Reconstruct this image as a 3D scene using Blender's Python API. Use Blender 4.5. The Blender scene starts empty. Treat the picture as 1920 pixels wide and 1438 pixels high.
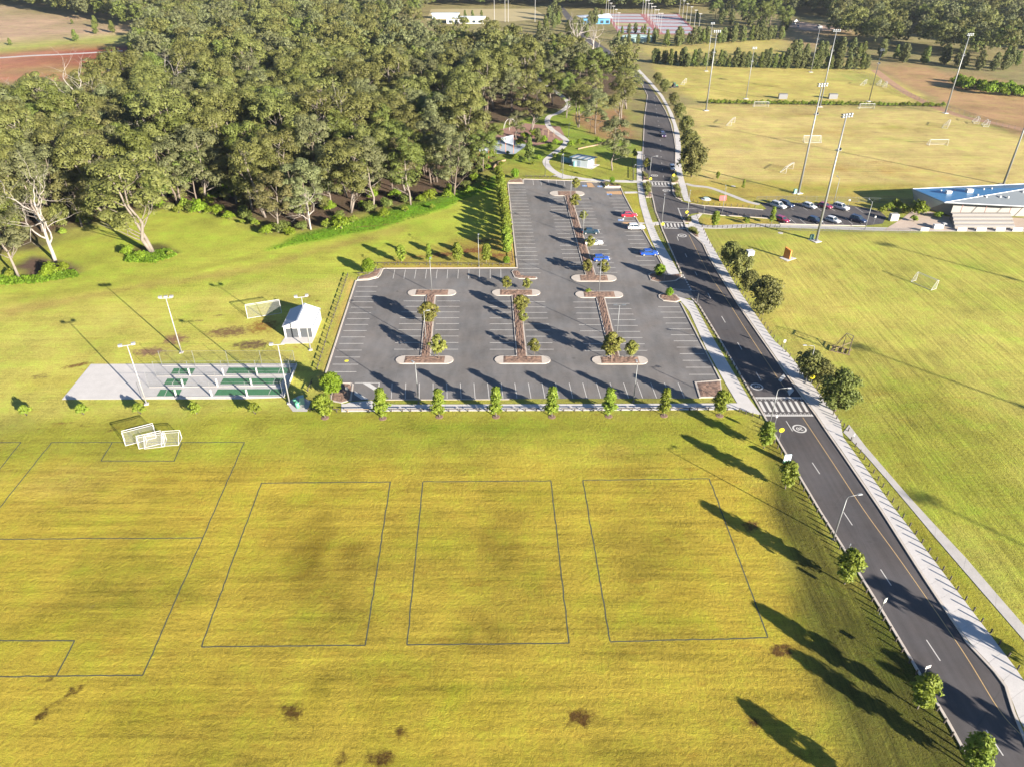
import bpy, bmesh, math, random
import numpy as np
from mathutils import Vector, Matrix
rad = math.radians
random.seed(7); RNG = np.random.default_rng(11)
SC = bpy.context.scene
COL = SC.collection

# ------------------------------------------------------------------ camera, sky, sun, exposure
CAM_H, FOCAL, HORIZON = 71.0, 1345.0, -150.0          # metres, pixels of a 1920 x 1438 frame
TILT = math.atan((719 - HORIZON) / FOCAL)
cam = bpy.data.cameras.new('camera'); cam_o = bpy.data.objects.new('camera', cam); COL.objects.link(cam_o)
cam.sensor_width = 36; cam.lens = 36 * FOCAL / 1920; cam.clip_start = .5; cam.clip_end = 9000
cam_o.location = (0, 0, CAM_H); cam_o.rotation_euler = (math.pi / 2 - TILT, 0, 0)
SC.camera = cam_o
SUN_EL, SUN_AZ = rad(15.6), rad(-46.0)
W = bpy.data.worlds.new('World'); SC.world = W; W.use_nodes = True
wn = W.node_tree; bg = wn.nodes['Background']
sky = wn.nodes.new('ShaderNodeTexSky'); sky.sky_type = 'NISHITA'; sky.sun_disc = False
sky.sun_elevation = SUN_EL; sky.sun_rotation = math.pi / 2 - SUN_AZ
sky.altitude = 100; sky.air_density = .75; sky.dust_density = 0.15; sky.ozone_density = 3.0
wn.links.new(sky.outputs[0], bg.inputs[0]); bg.inputs[1].default_value = 0.05
sl = bpy.data.lights.new('sun', 'SUN'); sl.energy = 5.0; sl.angle = rad(.5); sl.color = (1, .915, .79)
so = bpy.data.objects.new('sun', sl); COL.objects.link(so)
so.rotation_euler = Vector((math.cos(SUN_AZ) * math.cos(SUN_EL), math.sin(SUN_AZ) * math.cos(SUN_EL), math.sin(SUN_EL))).to_track_quat('Z', 'Y').to_euler()
vs = SC.view_settings; vs.view_transform = 'Standard'; vs.look = 'None'; vs.gamma = 1; vs.use_curve_mapping = False
vs.exposure = 2.16
SC.cycles.max_bounces = 6; SC.cycles.transparent_max_bounces = 12
SC.cycles.caustics_reflective = False; SC.cycles.caustics_refractive = False

# ------------------------------------------------------------------ survey helper: a point of the photo on level z -> metres
_ct, _st = math.cos(TILT), math.sin(TILT)
def G(u, v, z=0.0):
    x = (u - 960) / FOCAL; y = -(v - 719) / FOCAL
    dy, dz = _ct + y * _st, -_st + y * _ct
    t = (z - CAM_H) / dz
    return Vector((x * t, dy * t, z))
def GS(pts, z=0.0): return [G(u, v, z) for u, v in pts]
def lerp(a, b, t): return a + (b - a) * t
def resample(pts, n):
    d = [0]
    for a, b in zip(pts, pts[1:]): d.append(d[-1] + (b - a).length)
    out = []
    for i in range(n):
        s = d[-1] * i / (n - 1); k = 0
        while k < len(d) - 2 and d[k + 1] < s: k += 1
        out.append(lerp(pts[k], pts[k + 1], (s - d[k]) / max(1e-6, d[k + 1] - d[k])))
    return out
def plen(pts): return sum((b - a).length for a, b in zip(pts, pts[1:]))
def smooth_line(pts, n=6):
    out = []
    P = [pts[0]] + list(pts) + [pts[-1]]
    for i in range(1, len(P) - 2):
        p0, p1, p2, p3 = P[i - 1:i + 3]
        for k in range(n):
            t = k / n
            out.append(.5 * ((2 * p1) + (p2 - p0) * t + (2 * p0 - 5 * p1 + 4 * p2 - p3) * t * t + (3 * p1 - p0 - 3 * p2 + p3) * t ** 3))
    out.append(pts[-1]); return out

# ------------------------------------------------------------------ materials
MATS = {}
class NT:
    def __init__(s, name):
        s.m = bpy.data.materials.new(name); s.m.use_nodes = True; s.t = s.m.node_tree
        s.p = s.t.nodes['Principled BSDF']; s.out = s.t.nodes['Material Output']
    def n(s, typ, **kw):
        x = s.t.nodes.new(typ)
        for k, v in kw.items(): setattr(x, k, v)
        return x
    def l(s, a, b): s.t.links.new(a, b)
    def set(s, sock, v):
        if hasattr(v, 'is_output'): s.l(v, sock)
        else: sock.default_value = v
    def math(s, op, a, b=0.0, c=None, clamp=False):
        x = s.n('ShaderNodeMath', operation=op, use_clamp=clamp); s.set(x.inputs[0], a); s.set(x.inputs[1], b)
        if c is not None: s.set(x.inputs[2], c)
        return x.outputs[0]
    def mix(s, f, a, b, blend='MIX'):
        x = s.n('ShaderNodeMix', data_type='RGBA', blend_type=blend); s.set(x.inputs[0], f)
        for sock, v in ((x.inputs[6], a), (x.inputs[7], b)):
            s.set(sock, (*v, 1) if isinstance(v, tuple) and len(v) == 3 else v)
        return x.outputs[2]
    def vscale(s, v, k):
        x = s.n('ShaderNodeVectorMath', operation='MULTIPLY'); s.set(x.inputs[0], v); x.inputs[1].default_value = k if isinstance(k, tuple) else (k, k, k)
        return x.outputs[0]
    def colmul(s, c, f):
        x = s.n('ShaderNodeVectorMath', operation='SCALE'); s.set(x.inputs[0], c); s.set(x.inputs[3], f); return x.outputs[0]
    def noise(s, vec, scale, detail=3, rough=.55):
        x = s.n('ShaderNodeTexNoise'); x.inputs['Scale'].default_value = scale; x.inputs['Detail'].default_value = detail
        x.inputs['Roughness'].default_value = rough; s.l(vec, x.inputs['Vector']); return x.outputs[0]
    def pos(s): return s.n('ShaderNodeNewGeometry').outputs['Position']
    def obj(s): return s.n('ShaderNodeTexCoord').outputs['Object']
    def bump(s, h, strength, dist):
        x = s.n('ShaderNodeBump'); x.inputs['Strength'].default_value = strength; x.inputs['Distance'].default_value = dist; s.l(h, x.inputs['Height']); return x.outputs[0]
def M(name, rgb=(.5, .5, .5), rough=.75, var=.14, scale=2.0, metal=0.0, bump=0.0, world=False, spec=None):
    if name in MATS: return MATS[name]
    k = NT(name); v = k.pos() if world else k.obj()
    a = k.noise(v, scale, 5); b = k.noise(v, scale * 7, 3)
    f = k.math('ADD', k.math('MULTIPLY', a, .65), k.math('MULTIPLY', b, .35))
    f = k.math('MULTIPLY_ADD', k.math('SUBTRACT', f, .5), 3.2 * var, 1.0)
    k.l(k.colmul((*rgb,), f), k.p.inputs['Base Color'])
    k.p.inputs['Roughness'].default_value = rough; k.p.inputs['Metallic'].default_value = metal
    if spec is not None: k.p.inputs['Specular IOR Level'].default_value = spec
    if bump: k.l(k.bump(b, bump, .03), k.p.inputs['Normal'])
    MATS[name] = k.m; return k.m

def leaf_mat(name, dark, pale_tone, trans=.28):
    if name in MATS: return MATS[name]
    k = NT(name)
    r = k.n('ShaderNodeNewGeometry').outputs['Random Per Island']; o = k.n('ShaderNodeObjectInfo').outputs['Random']
    nz = k.noise(k.obj(), .5, 3)
    c = k.mix(k.math('ADD', k.math('MULTIPLY', r, .45), k.math('MULTIPLY_ADD', nz, 1.1, -.25), clamp=True), dark, pale_tone)  # two leaf tones mixed at random per leaf and by noise
    c = k.colmul(c, k.math('MULTIPLY_ADD', o, .4, .8))
    hs = k.n('ShaderNodeHueSaturation'); k.l(c, hs.inputs['Color']); k.l(k.math('MULTIPLY_ADD', o, .03, .485), hs.inputs['Hue'])
    c = hs.outputs[0]
    k.p.inputs['Roughness'].default_value = .62; k.p.inputs['Specular IOR Level'].default_value = .25
    k.l(c, k.p.inputs['Base Color'])
    t = k.n('ShaderNodeBsdfTranslucent'); k.l(c, t.inputs[0]); mx = k.n('ShaderNodeMixShader'); mx.inputs[0].default_value = trans
    k.l(k.p.outputs[0], mx.inputs[1]); k.l(t.outputs[0], mx.inputs[2]); k.l(mx.outputs[0], k.out.inputs[0])
    MATS[name] = k.m; return k.m

def net_mat(name, rgb, fill):
    k = NT(name); k.p.inputs['Base Color'].default_value = (*rgb, 1); k.p.inputs['Roughness'].default_value = .8
    nz = k.noise(k.obj(), 6.0, 2); f = k.math('MULTIPLY', nz, fill * 2, clamp=True)
    t = k.n('ShaderNodeBsdfTransparent'); mx = k.n('ShaderNodeMixShader'); k.l(f, mx.inputs[0])
    k.l(t.outputs[0], mx.inputs[1]); k.l(k.p.outputs[0], mx.inputs[2]); k.l(mx.outputs[0], k.out.inputs[0])
    MATS[name] = k.m; return k.m

def asphalt_mat(name, rgb, streak):
    k = NT(name); p = k.pos()
    a = k.noise(p, .09, 5); b = k.noise(p, 1.1, 5, .7); c = k.noise(p, 14, 3, .7)
    s = k.noise(k.vscale(p, streak), 1.0, 4)
    f = k.math('MULTIPLY_ADD', k.math('SUBTRACT', a, .5), 1.0, 1.0)
    f = k.math('ADD', f, k.math('MULTIPLY', k.math('SUBTRACT', b, .5), .32))
    f = k.math('ADD', f, k.math('MULTIPLY', k.math('SUBTRACT', c, .5), .6))
    f = k.math('ADD', f, k.math('MULTIPLY', k.math('SUBTRACT', s, .5), .7))
    stain = k.math('MULTIPLY', k.math('SUBTRACT', k.noise(p, .55, 2), .66, clamp=True), 5.0, clamp=True)
    f = k.math('MULTIPLY', f, k.math('SUBTRACT', 1.0, k.math('MULTIPLY', stain, .5)))
    vor = k.n('ShaderNodeTexVoronoi', feature='DISTANCE_TO_EDGE'); vor.inputs['Scale'].default_value = .07; k.l(k.vscale(p, 1.0), vor.inputs['Vector'])
    crack = k.math('MULTIPLY', k.math('SUBTRACT', .004, vor.outputs['Distance'], clamp=True), 120.0, clamp=True); f = k.math('MULTIPLY', f, k.math('SUBTRACT', 1.0, k.math('MULTIPLY', crack, .3)))
    warm = k.mix(k.noise(p, .2, 3), tuple(x * y for x, y in zip(rgb, (1.12, 1.0, .9))), tuple(x * y for x, y in zip(rgb, (.94, 1.0, 1.06))))
    k.l(k.colmul(warm, f), k.p.inputs['Base Color']); k.p.inputs['Roughness'].default_value = .88; k.p.inputs['Specular IOR Level'].default_value = .3
    k.l(k.bump(c, .35, .02), k.p.inputs['Normal'])
    MATS[name] = k.m; return k.m

ASPH = asphalt_mat('carpark_asphalt', (.128, .122, .118), (.5, .12, .5))
ROADM = asphalt_mat('road_asphalt', (.066, .061, .062), (1.1, .035, 1))
CONC = M('concrete', (.43, .405, .385), .85, .16, .6, bump=.2, world=True)
CONC2 = M('old_concrete', (.36, .335, .31), .9, .22, .7, bump=.3, world=True)
KERB = M('kerb_concrete', (.40, .35, .30), .85, .2, .8, world=True)
PAINT = M('white_line_paint', (.46, .44, .41), .7, .28, 5, world=True)
YPAINT = M('yellow_line_paint', (.40, .27, .12), .7, .2, 3, world=True)
DLINE = M('faded_dark_line', (.040, .048, .036), .9, .5, 1.2, world=True)
MULCH = M('bark_mulch', (.17, .105, .075), .95, .55, 3.0, bump=1.0, world=True)
TIMBER = M('dark_timber', (.05, .04, .032), .85, .3, 4)
PALETIM = M('pale_timber', (.22, .16, .10), .85, .25, 4)
GALV = M('galvanised_steel', (.185, .19, .19), .5, .1, 2, metal=.3)
WPOLE = M('white_painted_steel', (.25, .245, .24), .5, .06, 2)
LAMPH = M('lamp_head_grey', (.22, .23, .24), .5, .1, 3)
LAMPD = M('dark_lamp_head', (.10, .11, .12), .5, .1, 3)
LENS = M('lamp_lens', (.30, .32, .34), .25, .05, 3)
BLACKP = M('black_steel', (.03, .03, .032), .5, .1, 3)
WHITE = M('white_paint', (.44, .43, .42), .55, .06, 2)
YSIGN = M('yellow_sign', (.50, .42, .01), .5, .05, 3)
GREENP = M('green_plastic', (.10, .35, .20), .5, .12, 3)
TURF = M('green_synthetic_turf', (.03, .14, .055), .95, .22, 1.5, bump=.3, world=True)
NETG = net_mat('grey_sports_net', (.05, .06, .06), .10)
NETW = net_mat('white_goal_net', (.36, .36, .35), .12)
NETK = net_mat('chain_link_mesh', (.05, .055, .055), .16)
BARK = M('gum_bark', (.145, .12, .098), .9, .3, 1.2, bump=.4)
BARKD = M('brown_bark', (.11, .085, .065), .95, .3, 2, bump=.4)
DEADW = M('bleached_dead_wood', (.25, .22, .195), .9, .2, 1.0)
GLASS = M('dark_window_glass', (.02, .03, .04), .08, .05, 2)
TYRE = M('tyre_rubber', (.02, .02, .02), .9, .1, 5)
RIM = M('alloy_rim', (.5, .5, .5), .35, .05, 5, metal=.6)
REDL = M('red_tail_lamp', (.4, .02, .02), .3, .05, 5)
HEADL = M('head_lamp', (.75, .76, .78), .15, .05, 5)

# ------------------------------------------------------------------ mesh builder
class MB:
    def __init__(s): s.v = []; s.f = []; s.mi = []
    def add(s, V, F, mi=0):
        o = len(s.v); s.v += [tuple(p) for p in V]; s.f += [tuple(i + o for i in f) for f in F]; s.mi += [mi] * len(F); return s
    def box(s, c, size, rz=0.0, mi=0, taper=1.0):
        x, y, z = (a / 2 for a in size); cr, sr = math.cos(rz), math.sin(rz); V = []
        for dz, k in ((-z, 1.0), (z, taper)):
            for dx, dy in ((-x, -y), (x, -y), (x, y), (-x, y)):
                dx *= k; dy *= k; V.append((c[0] + dx * cr - dy * sr, c[1] + dx * sr + dy * cr, c[2] + dz))
        return s.add(V, [(3, 2, 1, 0), (4, 5, 6, 7), (0, 1, 5, 4), (1, 2, 6, 5), (2, 3, 7, 6), (3, 0, 4, 7)], mi)
    def tube(s, p0, p1, r0, r1=None, n=8, mi=0, cap=True):
        p0, p1 = Vector(p0), Vector(p1); r1 = r0 if r1 is None else r1
        d = (p1 - p0).normalized(); a = d.orthogonal().normalized(); b = d.cross(a); V = []
        for p, r in ((p0, r0), (p1, r1)):
            for i in range(n):
                t = 2 * math.pi * i / n; V.append(p + a * (r * math.cos(t)) + b * (r * math.sin(t)))
        F = [(i, (i + 1) % n, n + (i + 1) % n, n + i) for i in range(n)]
        if cap: F += [tuple(reversed(range(n))), tuple(range(n, 2 * n))]
        return s.add(V, F, mi)
    def path(s, pts, radii, n=6, mi=0):
        for i in range(len(pts) - 1): s.tube(pts[i], pts[i + 1], radii[i], radii[i + 1], n, mi, cap=(i in (0, len(pts) - 2)))
        return s
    def prism(s, poly, z0, z1, mi=0):
        n = len(poly); V = [(p[0], p[1], z0) for p in poly] + [(p[0], p[1], z1) for p in poly]
        a = sum(poly[i][0] * poly[(i + 1) % n][1] - poly[(i + 1) % n][0] * poly[i][1] for i in range(n))
        F = [tuple(range(n, 2 * n)), tuple(reversed(range(n)))] + [(i, (i + 1) % n, n + (i + 1) % n, n + i) for i in range(n)]
        if a < 0: F = [tuple(reversed(f)) for f in F]
        return s.add(V, F, mi)
    def sheet(s, poly, z, mi=0):
        n = len(poly); a = sum(poly[i][0] * poly[(i + 1) % n][1] - poly[(i + 1) % n][0] * poly[i][1] for i in range(n))
        ids = list(range(n)); return s.add([(p[0], p[1], z) for p in poly], [tuple(ids if a > 0 else ids[::-1])], mi)
    def strip(s, pts, w, z0, z1, off=0.0, mi=0, closed=False):
        """a band of width w following a line (its centre moved sideways by off), from z0 up to z1"""
        n = len(pts); L, R = [], []
        for i in range(n):
            a = pts[i - 1] if (i or closed) else pts[i]; b = pts[(i + 1) % n] if (i < n - 1 or closed) else pts[i]
            d = Vector((b[0] - a[0], b[1] - a[1])).normalized(); nx, ny = -d.y, d.x
            L.append((pts[i][0] + nx * (off + w / 2), pts[i][1] + ny * (off + w / 2))); R.append((pts[i][0] + nx * (off - w / 2), pts[i][1] + ny * (off - w / 2)))
        V = [(*p, z0) for p in L] + [(*p, z1) for p in L] + [(*p, z1) for p in R] + [(*p, z0) for p in R]; F = []
        m = n if closed else n - 1
        for i in range(m):
            j = (i + 1) % n
            F += [(i, i + n, j + n, j), (i + n, i + 2 * n, j + 2 * n, j + n), (i + 2 * n, i + 3 * n, j + 3 * n, j + 2 * n)]
        F = [tuple(reversed(f)) for f in F]
        if not closed: F += [(0, n, 2 * n, 3 * n)[::1], (n - 1, 4 * n - 1, 3 * n - 1, 2 * n - 1)]
        return s.add(V, F, mi)
    def mesh(s, name, mats, smooth=False):
        me = bpy.data.meshes.new(name); me.from_pydata([tuple(p) for p in s.v], [], s.f)
        for m in (mats if isinstance(mats, (list, tuple)) else [mats]): me.materials.append(m)
        if len(me.materials) > 1: me.polygons.foreach_set('material_index', s.mi)
        if smooth: me.polygons.foreach_set('use_smooth', [True] * len(me.polygons))
        me.update(); return me
    def build(s, name, mats, parent=None, smooth=False):
        return link(name, s.mesh(name, mats, smooth), parent)
def link(name, data, parent=None, loc=None, rz=0.0, scale=None):
    o = bpy.data.objects.new(name, data); COL.objects.link(o); o.parent = parent
    if loc is not None: o.location = loc
    if rz: o.rotation_euler = (0, 0, rz)
    if scale is not None: o.scale = scale
    return o
def tag(o, label, cat=None, group=None, kind=None):
    if label: o['label'] = label
    if cat: o['category'] = cat
    if group: o['group'] = group
    if kind: o['kind'] = kind
    return o
def thing(name, label, cat, loc=(0, 0, 0), rz=0.0, group=None):
    return tag(link(name, None, None, loc, rz), label, cat, group)
def struct(o, label=None): return tag(o, label, kind='structure')
def copy_tree(o, parent=None, loc=None, rz=None, scale=None, label=None, group=None):
    c = o.copy(); COL.objects.link(c); c.parent = parent
    if loc is not None: c.location = loc
    if rz is not None: c.rotation_euler = (0, 0, rz)
    if scale is not None: c.scale = scale
    if label: c['label'] = label
    if group: c['group'] = group
    for ch in KIDS.get(o.name, ()): copy_tree(ch, c)
    return c
KIDS = {}
def proto(o):
    """remember the parts of a finished thing so that it can be copied"""
    KIDS[o.name] = [c for c in bpy.data.objects if c.parent == o]
    for c in KIDS[o.name]: KIDS[c.name] = [g for g in bpy.data.objects if g.parent == c]
    return o
def np_mesh(name, V, nper, mats, smooth=False):
    """faces of nper corners each from an (n, nper, 3) array"""
    n = len(V); me = bpy.data.meshes.new(name); me.vertices.add(n * nper); me.vertices.foreach_set('co', V.astype(np.float32).ravel())
    me.loops.add(n * nper); me.loops.foreach_set('vertex_index', np.arange(n * nper, dtype=np.int32))
    me.polygons.add(n); me.polygons.foreach_set('loop_start', np.arange(0, n * nper, nper, dtype=np.int32))
    try: me.polygons.foreach_set('loop_total', np.full(n, nper, dtype=np.int32))
    except Exception: pass
    for m in mats: me.materials.append(m)
    me.update(calc_edges=True); me.validate(); return me
# ------------------------------------------------------------------ the ground: one sheet, colour by kind of ground cover
def lin(c): return np.array([((x / 255 + .055) / 1.055) ** 2.4 if x > 10 else x / 255 / 12.92 for x in c])
def alb(r, g, b): return lin((r, g, b)) / np.array([1.72, 1.58, 1.30])
def axis(lo, hi, fine, far0, far1):
    a = list(np.arange(lo, hi + 1e-6, fine)); s = fine; x = hi
    while x < far1: s *= 1.22; x += s; a.append(x)
    s = fine; x = lo
    while x > far0: s *= 1.22; x -= s; a.insert(0, x)
    return np.array(a)
gx = axis(-135, 205, .85, -3500, 3500); gy = axis(28, 300, .85, -600, 6000)
XX, YY = np.meshgrid(gx, gy); PX, PY = XX.ravel(), YY.ravel(); NV = len(PX)
def sdist(poly):
    """signed distance to a polygon, positive inside"""
    q = [(p[0], p[1]) for p in poly]; d = np.full(NV, 1e9); ins = np.zeros(NV, bool)
    for (x1, y1), (x2, y2) in zip(q, q[1:] + q[:1]):
        ex, ey = x2 - x1, y2 - y1; t = np.clip(((PX - x1) * ex + (PY - y1) * ey) / (ex * ex + ey * ey + 1e-9), 0, 1)
        d = np.minimum(d, (PX - x1 - t * ex) ** 2 + (PY - y1 - t * ey) ** 2)
        c = ((y1 > PY) != (y2 > PY)) & (PX < (x2 - x1) * (PY - y1) / (y2 - y1 + 1e-12) + x1); ins ^= c
    d = np.sqrt(d); return np.where(ins, d, -d)
def vnoise(sc, seed):
    """smooth value noise over the ground points, 0 to 1, cell size sc metres"""
    g = np.random.default_rng(seed).random((512, 512)); x, y = PX / sc, PY / sc; xi, yi = np.floor(x).astype(int), np.floor(y).astype(int); fx, fy = x - xi, y - yi
    fx = fx * fx * (3 - 2 * fx); fy = fy * fy * (3 - 2 * fy); h = lambda i, j: g[(xi + i) % 512, (yi + j) % 512]
    return (h(0, 0) * (1 - fx) + h(1, 0) * fx) * (1 - fy) + (h(0, 1) * (1 - fx) + h(1, 1) * fx) * fy
VN = .45 * vnoise(7, 1) + .33 * vnoise(3, 2) + .22 * vnoise(1.3, 3); VS = .5 * vnoise(2.2, 4) + .5 * (lambda a: a)(vnoise(4, 5))
def sstep(d, f): return np.clip(d / f * .5 + .5, 0, 1) ** 2 * (3 - 2 * np.clip(d / f * .5 + .5, 0, 1))
colr = np.tile(alb(168, 158, 70), (NV, 1)); soilc = np.tile(np.array([.075, .035, .02]), (NV, 1))
soil = np.zeros(NV); sx = np.full(NV, .12); sy = np.zeros(NV); rough = np.full(NV, .35)
def zone(px, c, f=3.0, a=1.0, sxv=None, syv=None, rv=None):
    global colr, sx, sy, rough
    m = sstep(sdist(GS(px)) + (VN - .5) * f * 1.6, f) * a
    colr = colr * (1 - m[:, None]) + alb(*c)[None] * m[:, None]
    if sxv is not None: sx = sx * (1 - m) + sxv * m
    if syv is not None: sy = sy * (1 - m) + syv * m
    if rv is not None: rough = rough * (1 - m) + rv * m
def blob(u, v, rx, ry, c=None, a=1.0, ang=0.0):
    """a bare patch: centre in the photo, half sizes in metres"""
    global soil, soilc
    p = G(u, v); dx, dy = PX - p.x, PY - p.y; ca, sa = math.cos(ang), math.sin(ang)
    rx *= 1.25; ry *= 1.3; m = np.clip(1.3 - np.hypot((dx * ca + dy * sa) / rx, (-dx * sa + dy * ca) / ry), 0, 1) * a
    if c is not None: soilc = np.where((m > soil)[:, None], alb(*c)[None], soilc)
    soil = np.maximum(soil, m)
def tint(u, v, rx, ry, c, a=.6):
    global colr
    p = G(u, v); m = np.clip(np.exp(-(((PX - p.x) / rx) ** 2 + ((PY - p.y) / ry) ** 2)) * a * np.clip((VN - .28) * 2.6, .1, 1.25), 0, 1)
    colr = colr * (1 - m[:, None]) + alb(*c)[None] * m[:, None]
# far country
zone([(-900, -60), (2900, -60), (3200, 230), (1160, 260), (1160, 150), (-900, 240)], (160, 140, 88), 20)
# fore field, left lawn, right field
zone([(-700, 850), (620, 790), (1380, 785), (1470, 900), (1560, 1100), (1700, 1600), (-700, 1600)], (194, 165, 57), 8, sxv=1.35, rv=.8)
zone([(-500, 520), (130, 520), (420, 470), (700, 440), (960, 470), (960, 500), (660, 520), (600, 740), (560, 770), (0, 800), (-500, 830)], (210, 192, 86), 6, sxv=.6)
zone([(560, 770), (1400, 775), (1460, 860), (0, 870), (0, 800)], (172, 162, 54), 4, sxv=.6)
zone([(1330, 440), (1930, 440), (2300, 440), (2300, 1300), (1925, 1170), (1730, 960), (1610, 800), (1580, 740), (1440, 600), (1350, 470)], (196, 180, 80), 4, syv=1.0, sxv=0, rv=.3)
zone([(1560, 800), (1930, 1180), (2100, 1200), (1900, 800), (1700, 680)], (172, 164, 56), 9, .8)
zone([(1380, 470), (1560, 480), (1700, 700), (1500, 660)], (208, 182, 88), 8, .5)
# mown verge along the near road
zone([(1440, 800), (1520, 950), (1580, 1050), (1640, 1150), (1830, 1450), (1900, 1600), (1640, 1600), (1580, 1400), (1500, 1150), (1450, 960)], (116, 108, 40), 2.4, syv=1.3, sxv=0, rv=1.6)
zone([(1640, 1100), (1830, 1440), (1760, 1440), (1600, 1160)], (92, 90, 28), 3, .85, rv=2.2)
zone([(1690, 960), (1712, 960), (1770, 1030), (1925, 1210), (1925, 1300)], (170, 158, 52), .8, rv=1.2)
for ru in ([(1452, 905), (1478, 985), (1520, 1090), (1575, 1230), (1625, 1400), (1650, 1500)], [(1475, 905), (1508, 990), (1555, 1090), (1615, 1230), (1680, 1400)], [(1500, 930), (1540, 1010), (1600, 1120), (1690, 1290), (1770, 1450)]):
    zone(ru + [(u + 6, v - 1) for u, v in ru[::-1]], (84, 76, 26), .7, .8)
# ground north of the lawns
zone([(300, 300), (430, 395), (510, 432), (690, 425), (950, 340), (960, 480), (780, 495), (640, 520), (300, 560), (0, 560), (0, 480), (190, 440)], (188, 186, 66), 5, .8)
zone([(500, 470), (700, 432), (830, 392), (930, 350), (930, 330), (860, 352), (700, 402), (560, 440)], (122, 168, 30), 2.0, .9, rv=2.0)
zone([(930, 300), (1040, 330), (1190, 345), (1190, 270), (1080, 180), (930, 200)], (150, 158, 58), 4, rv=.3)
zone([(930, 310), (1050, 335), (1190, 342), (1190, 290), (1120, 290), (1035, 300)], (176, 164, 66), 2, .8)
zone([(1075, 215), (1170, 205), (1190, 262), (1130, 262), (1085, 236)], (176, 122, 88), 3, .8)
zone([(1170, 365), (1195, 360), (1258, 510), (1240, 500)], (192, 172, 66), 1.0)
zone([(690, 486), (800, 470), (960, 430), (965, 497), (720, 500)], (164, 128, 62), 6, .75)
# sports grounds in the north east
zone([(1225, 130), (1640, 130), (1760, 195), (1330, 195), (1260, 170)], (212, 184, 96), 5, sxv=.5)
zone([(1270, 198), (1780, 205), (1990, 290), (2100, 350), (1290, 350), (1300, 260)], (220, 188, 110), 5, sxv=.9)
zone([(1290, 340), (1720, 345), (1720, 392), (1420, 380), (1290, 345)], (194, 166, 78), 5)
zone([(1310, 405), (1450, 412), (1450, 425), (1320, 425)], (198, 170, 74), 2)
zone([(1285, 385), (1290, 350), (1420, 385), (1400, 392)], (190, 160, 70), 2)
zone([(1640, 128), (1700, 120), (2100, 200), (2100, 300), (1900, 250), (1780, 200)], (196, 150, 100), 5)
zone([(1200, 80), (1480, 75), (1480, 100), (1210, 105)], (205, 178, 96), 8)
zone([(1480, 40), (1600, 55), (1560, 75), (1480, 95)], (190, 150, 104), 8)
# paddock, ploughed red beds, woodland floor
zone([(-500, -20), (0, 10), (120, 28), (240, 50), (250, 72), (120, 80), (0, 88), (-500, 120)], (206, 164, 124), 6, sxv=1.2)
zone([(-500, 105), (0, 84), (110, 72), (250, 74), (252, 84), (100, 86), (0, 108)], (186, 176, 84), 6)
zone([(-300, 130), (0, 104), (120, 92), (260, 84), (262, 130), (120, 150), (-300, 170)], (196, 128, 92), 8)
zone([(22, 101), (70, 88), (110, 84), (80, 96), (50, 103)], (172, 84, 56), 4)
zone([(140, 96), (190, 84), (236, 80), (262, 86), (258, 118), (150, 124), (110, 118)], (166, 74, 52), 5)
zone([(0, 128), (60, 118), (120, 116), (100, 130), (20, 140)], (188, 150, 92), 5, .8)
zone([(110, 92), (150, 88), (165, 92), (130, 99)], (196, 160, 104), 4, .8)
zone([(120, 132), (200, 128), (240, 134), (180, 146)], (170, 150, 70), 5, .8)
zone([(-200, 112), (60, 103), (200, 100), (60, 107), (-200, 118)], (206, 182, 158), 3)
zone([(-500, 260), (60, 225), (150, 208), (215, 192), (250, 150), (262, 95), (300, 60), (640, 45), (900, 75), (1060, 95), (1190, 140), (1195, 165), (1060, 205), (930, 235), (925, 300), (880, 352), (800, 376), (640, 410), (585, 432), (510, 436), (430, 402), (330, 390), (240, 404), (130, 424), (60, 470), (-500, 520)], (112, 88, 66), 5, rv=2)
zone([(15, 505), (60, 520), (110, 525), (150, 512), (120, 490), (60, 480)], (120, 92, 74), 2, rv=2)
zone([(235, 478), (290, 488), (335, 474), (300, 458), (250, 460)], (112, 100, 52), 1.5, rv=2)
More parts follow.
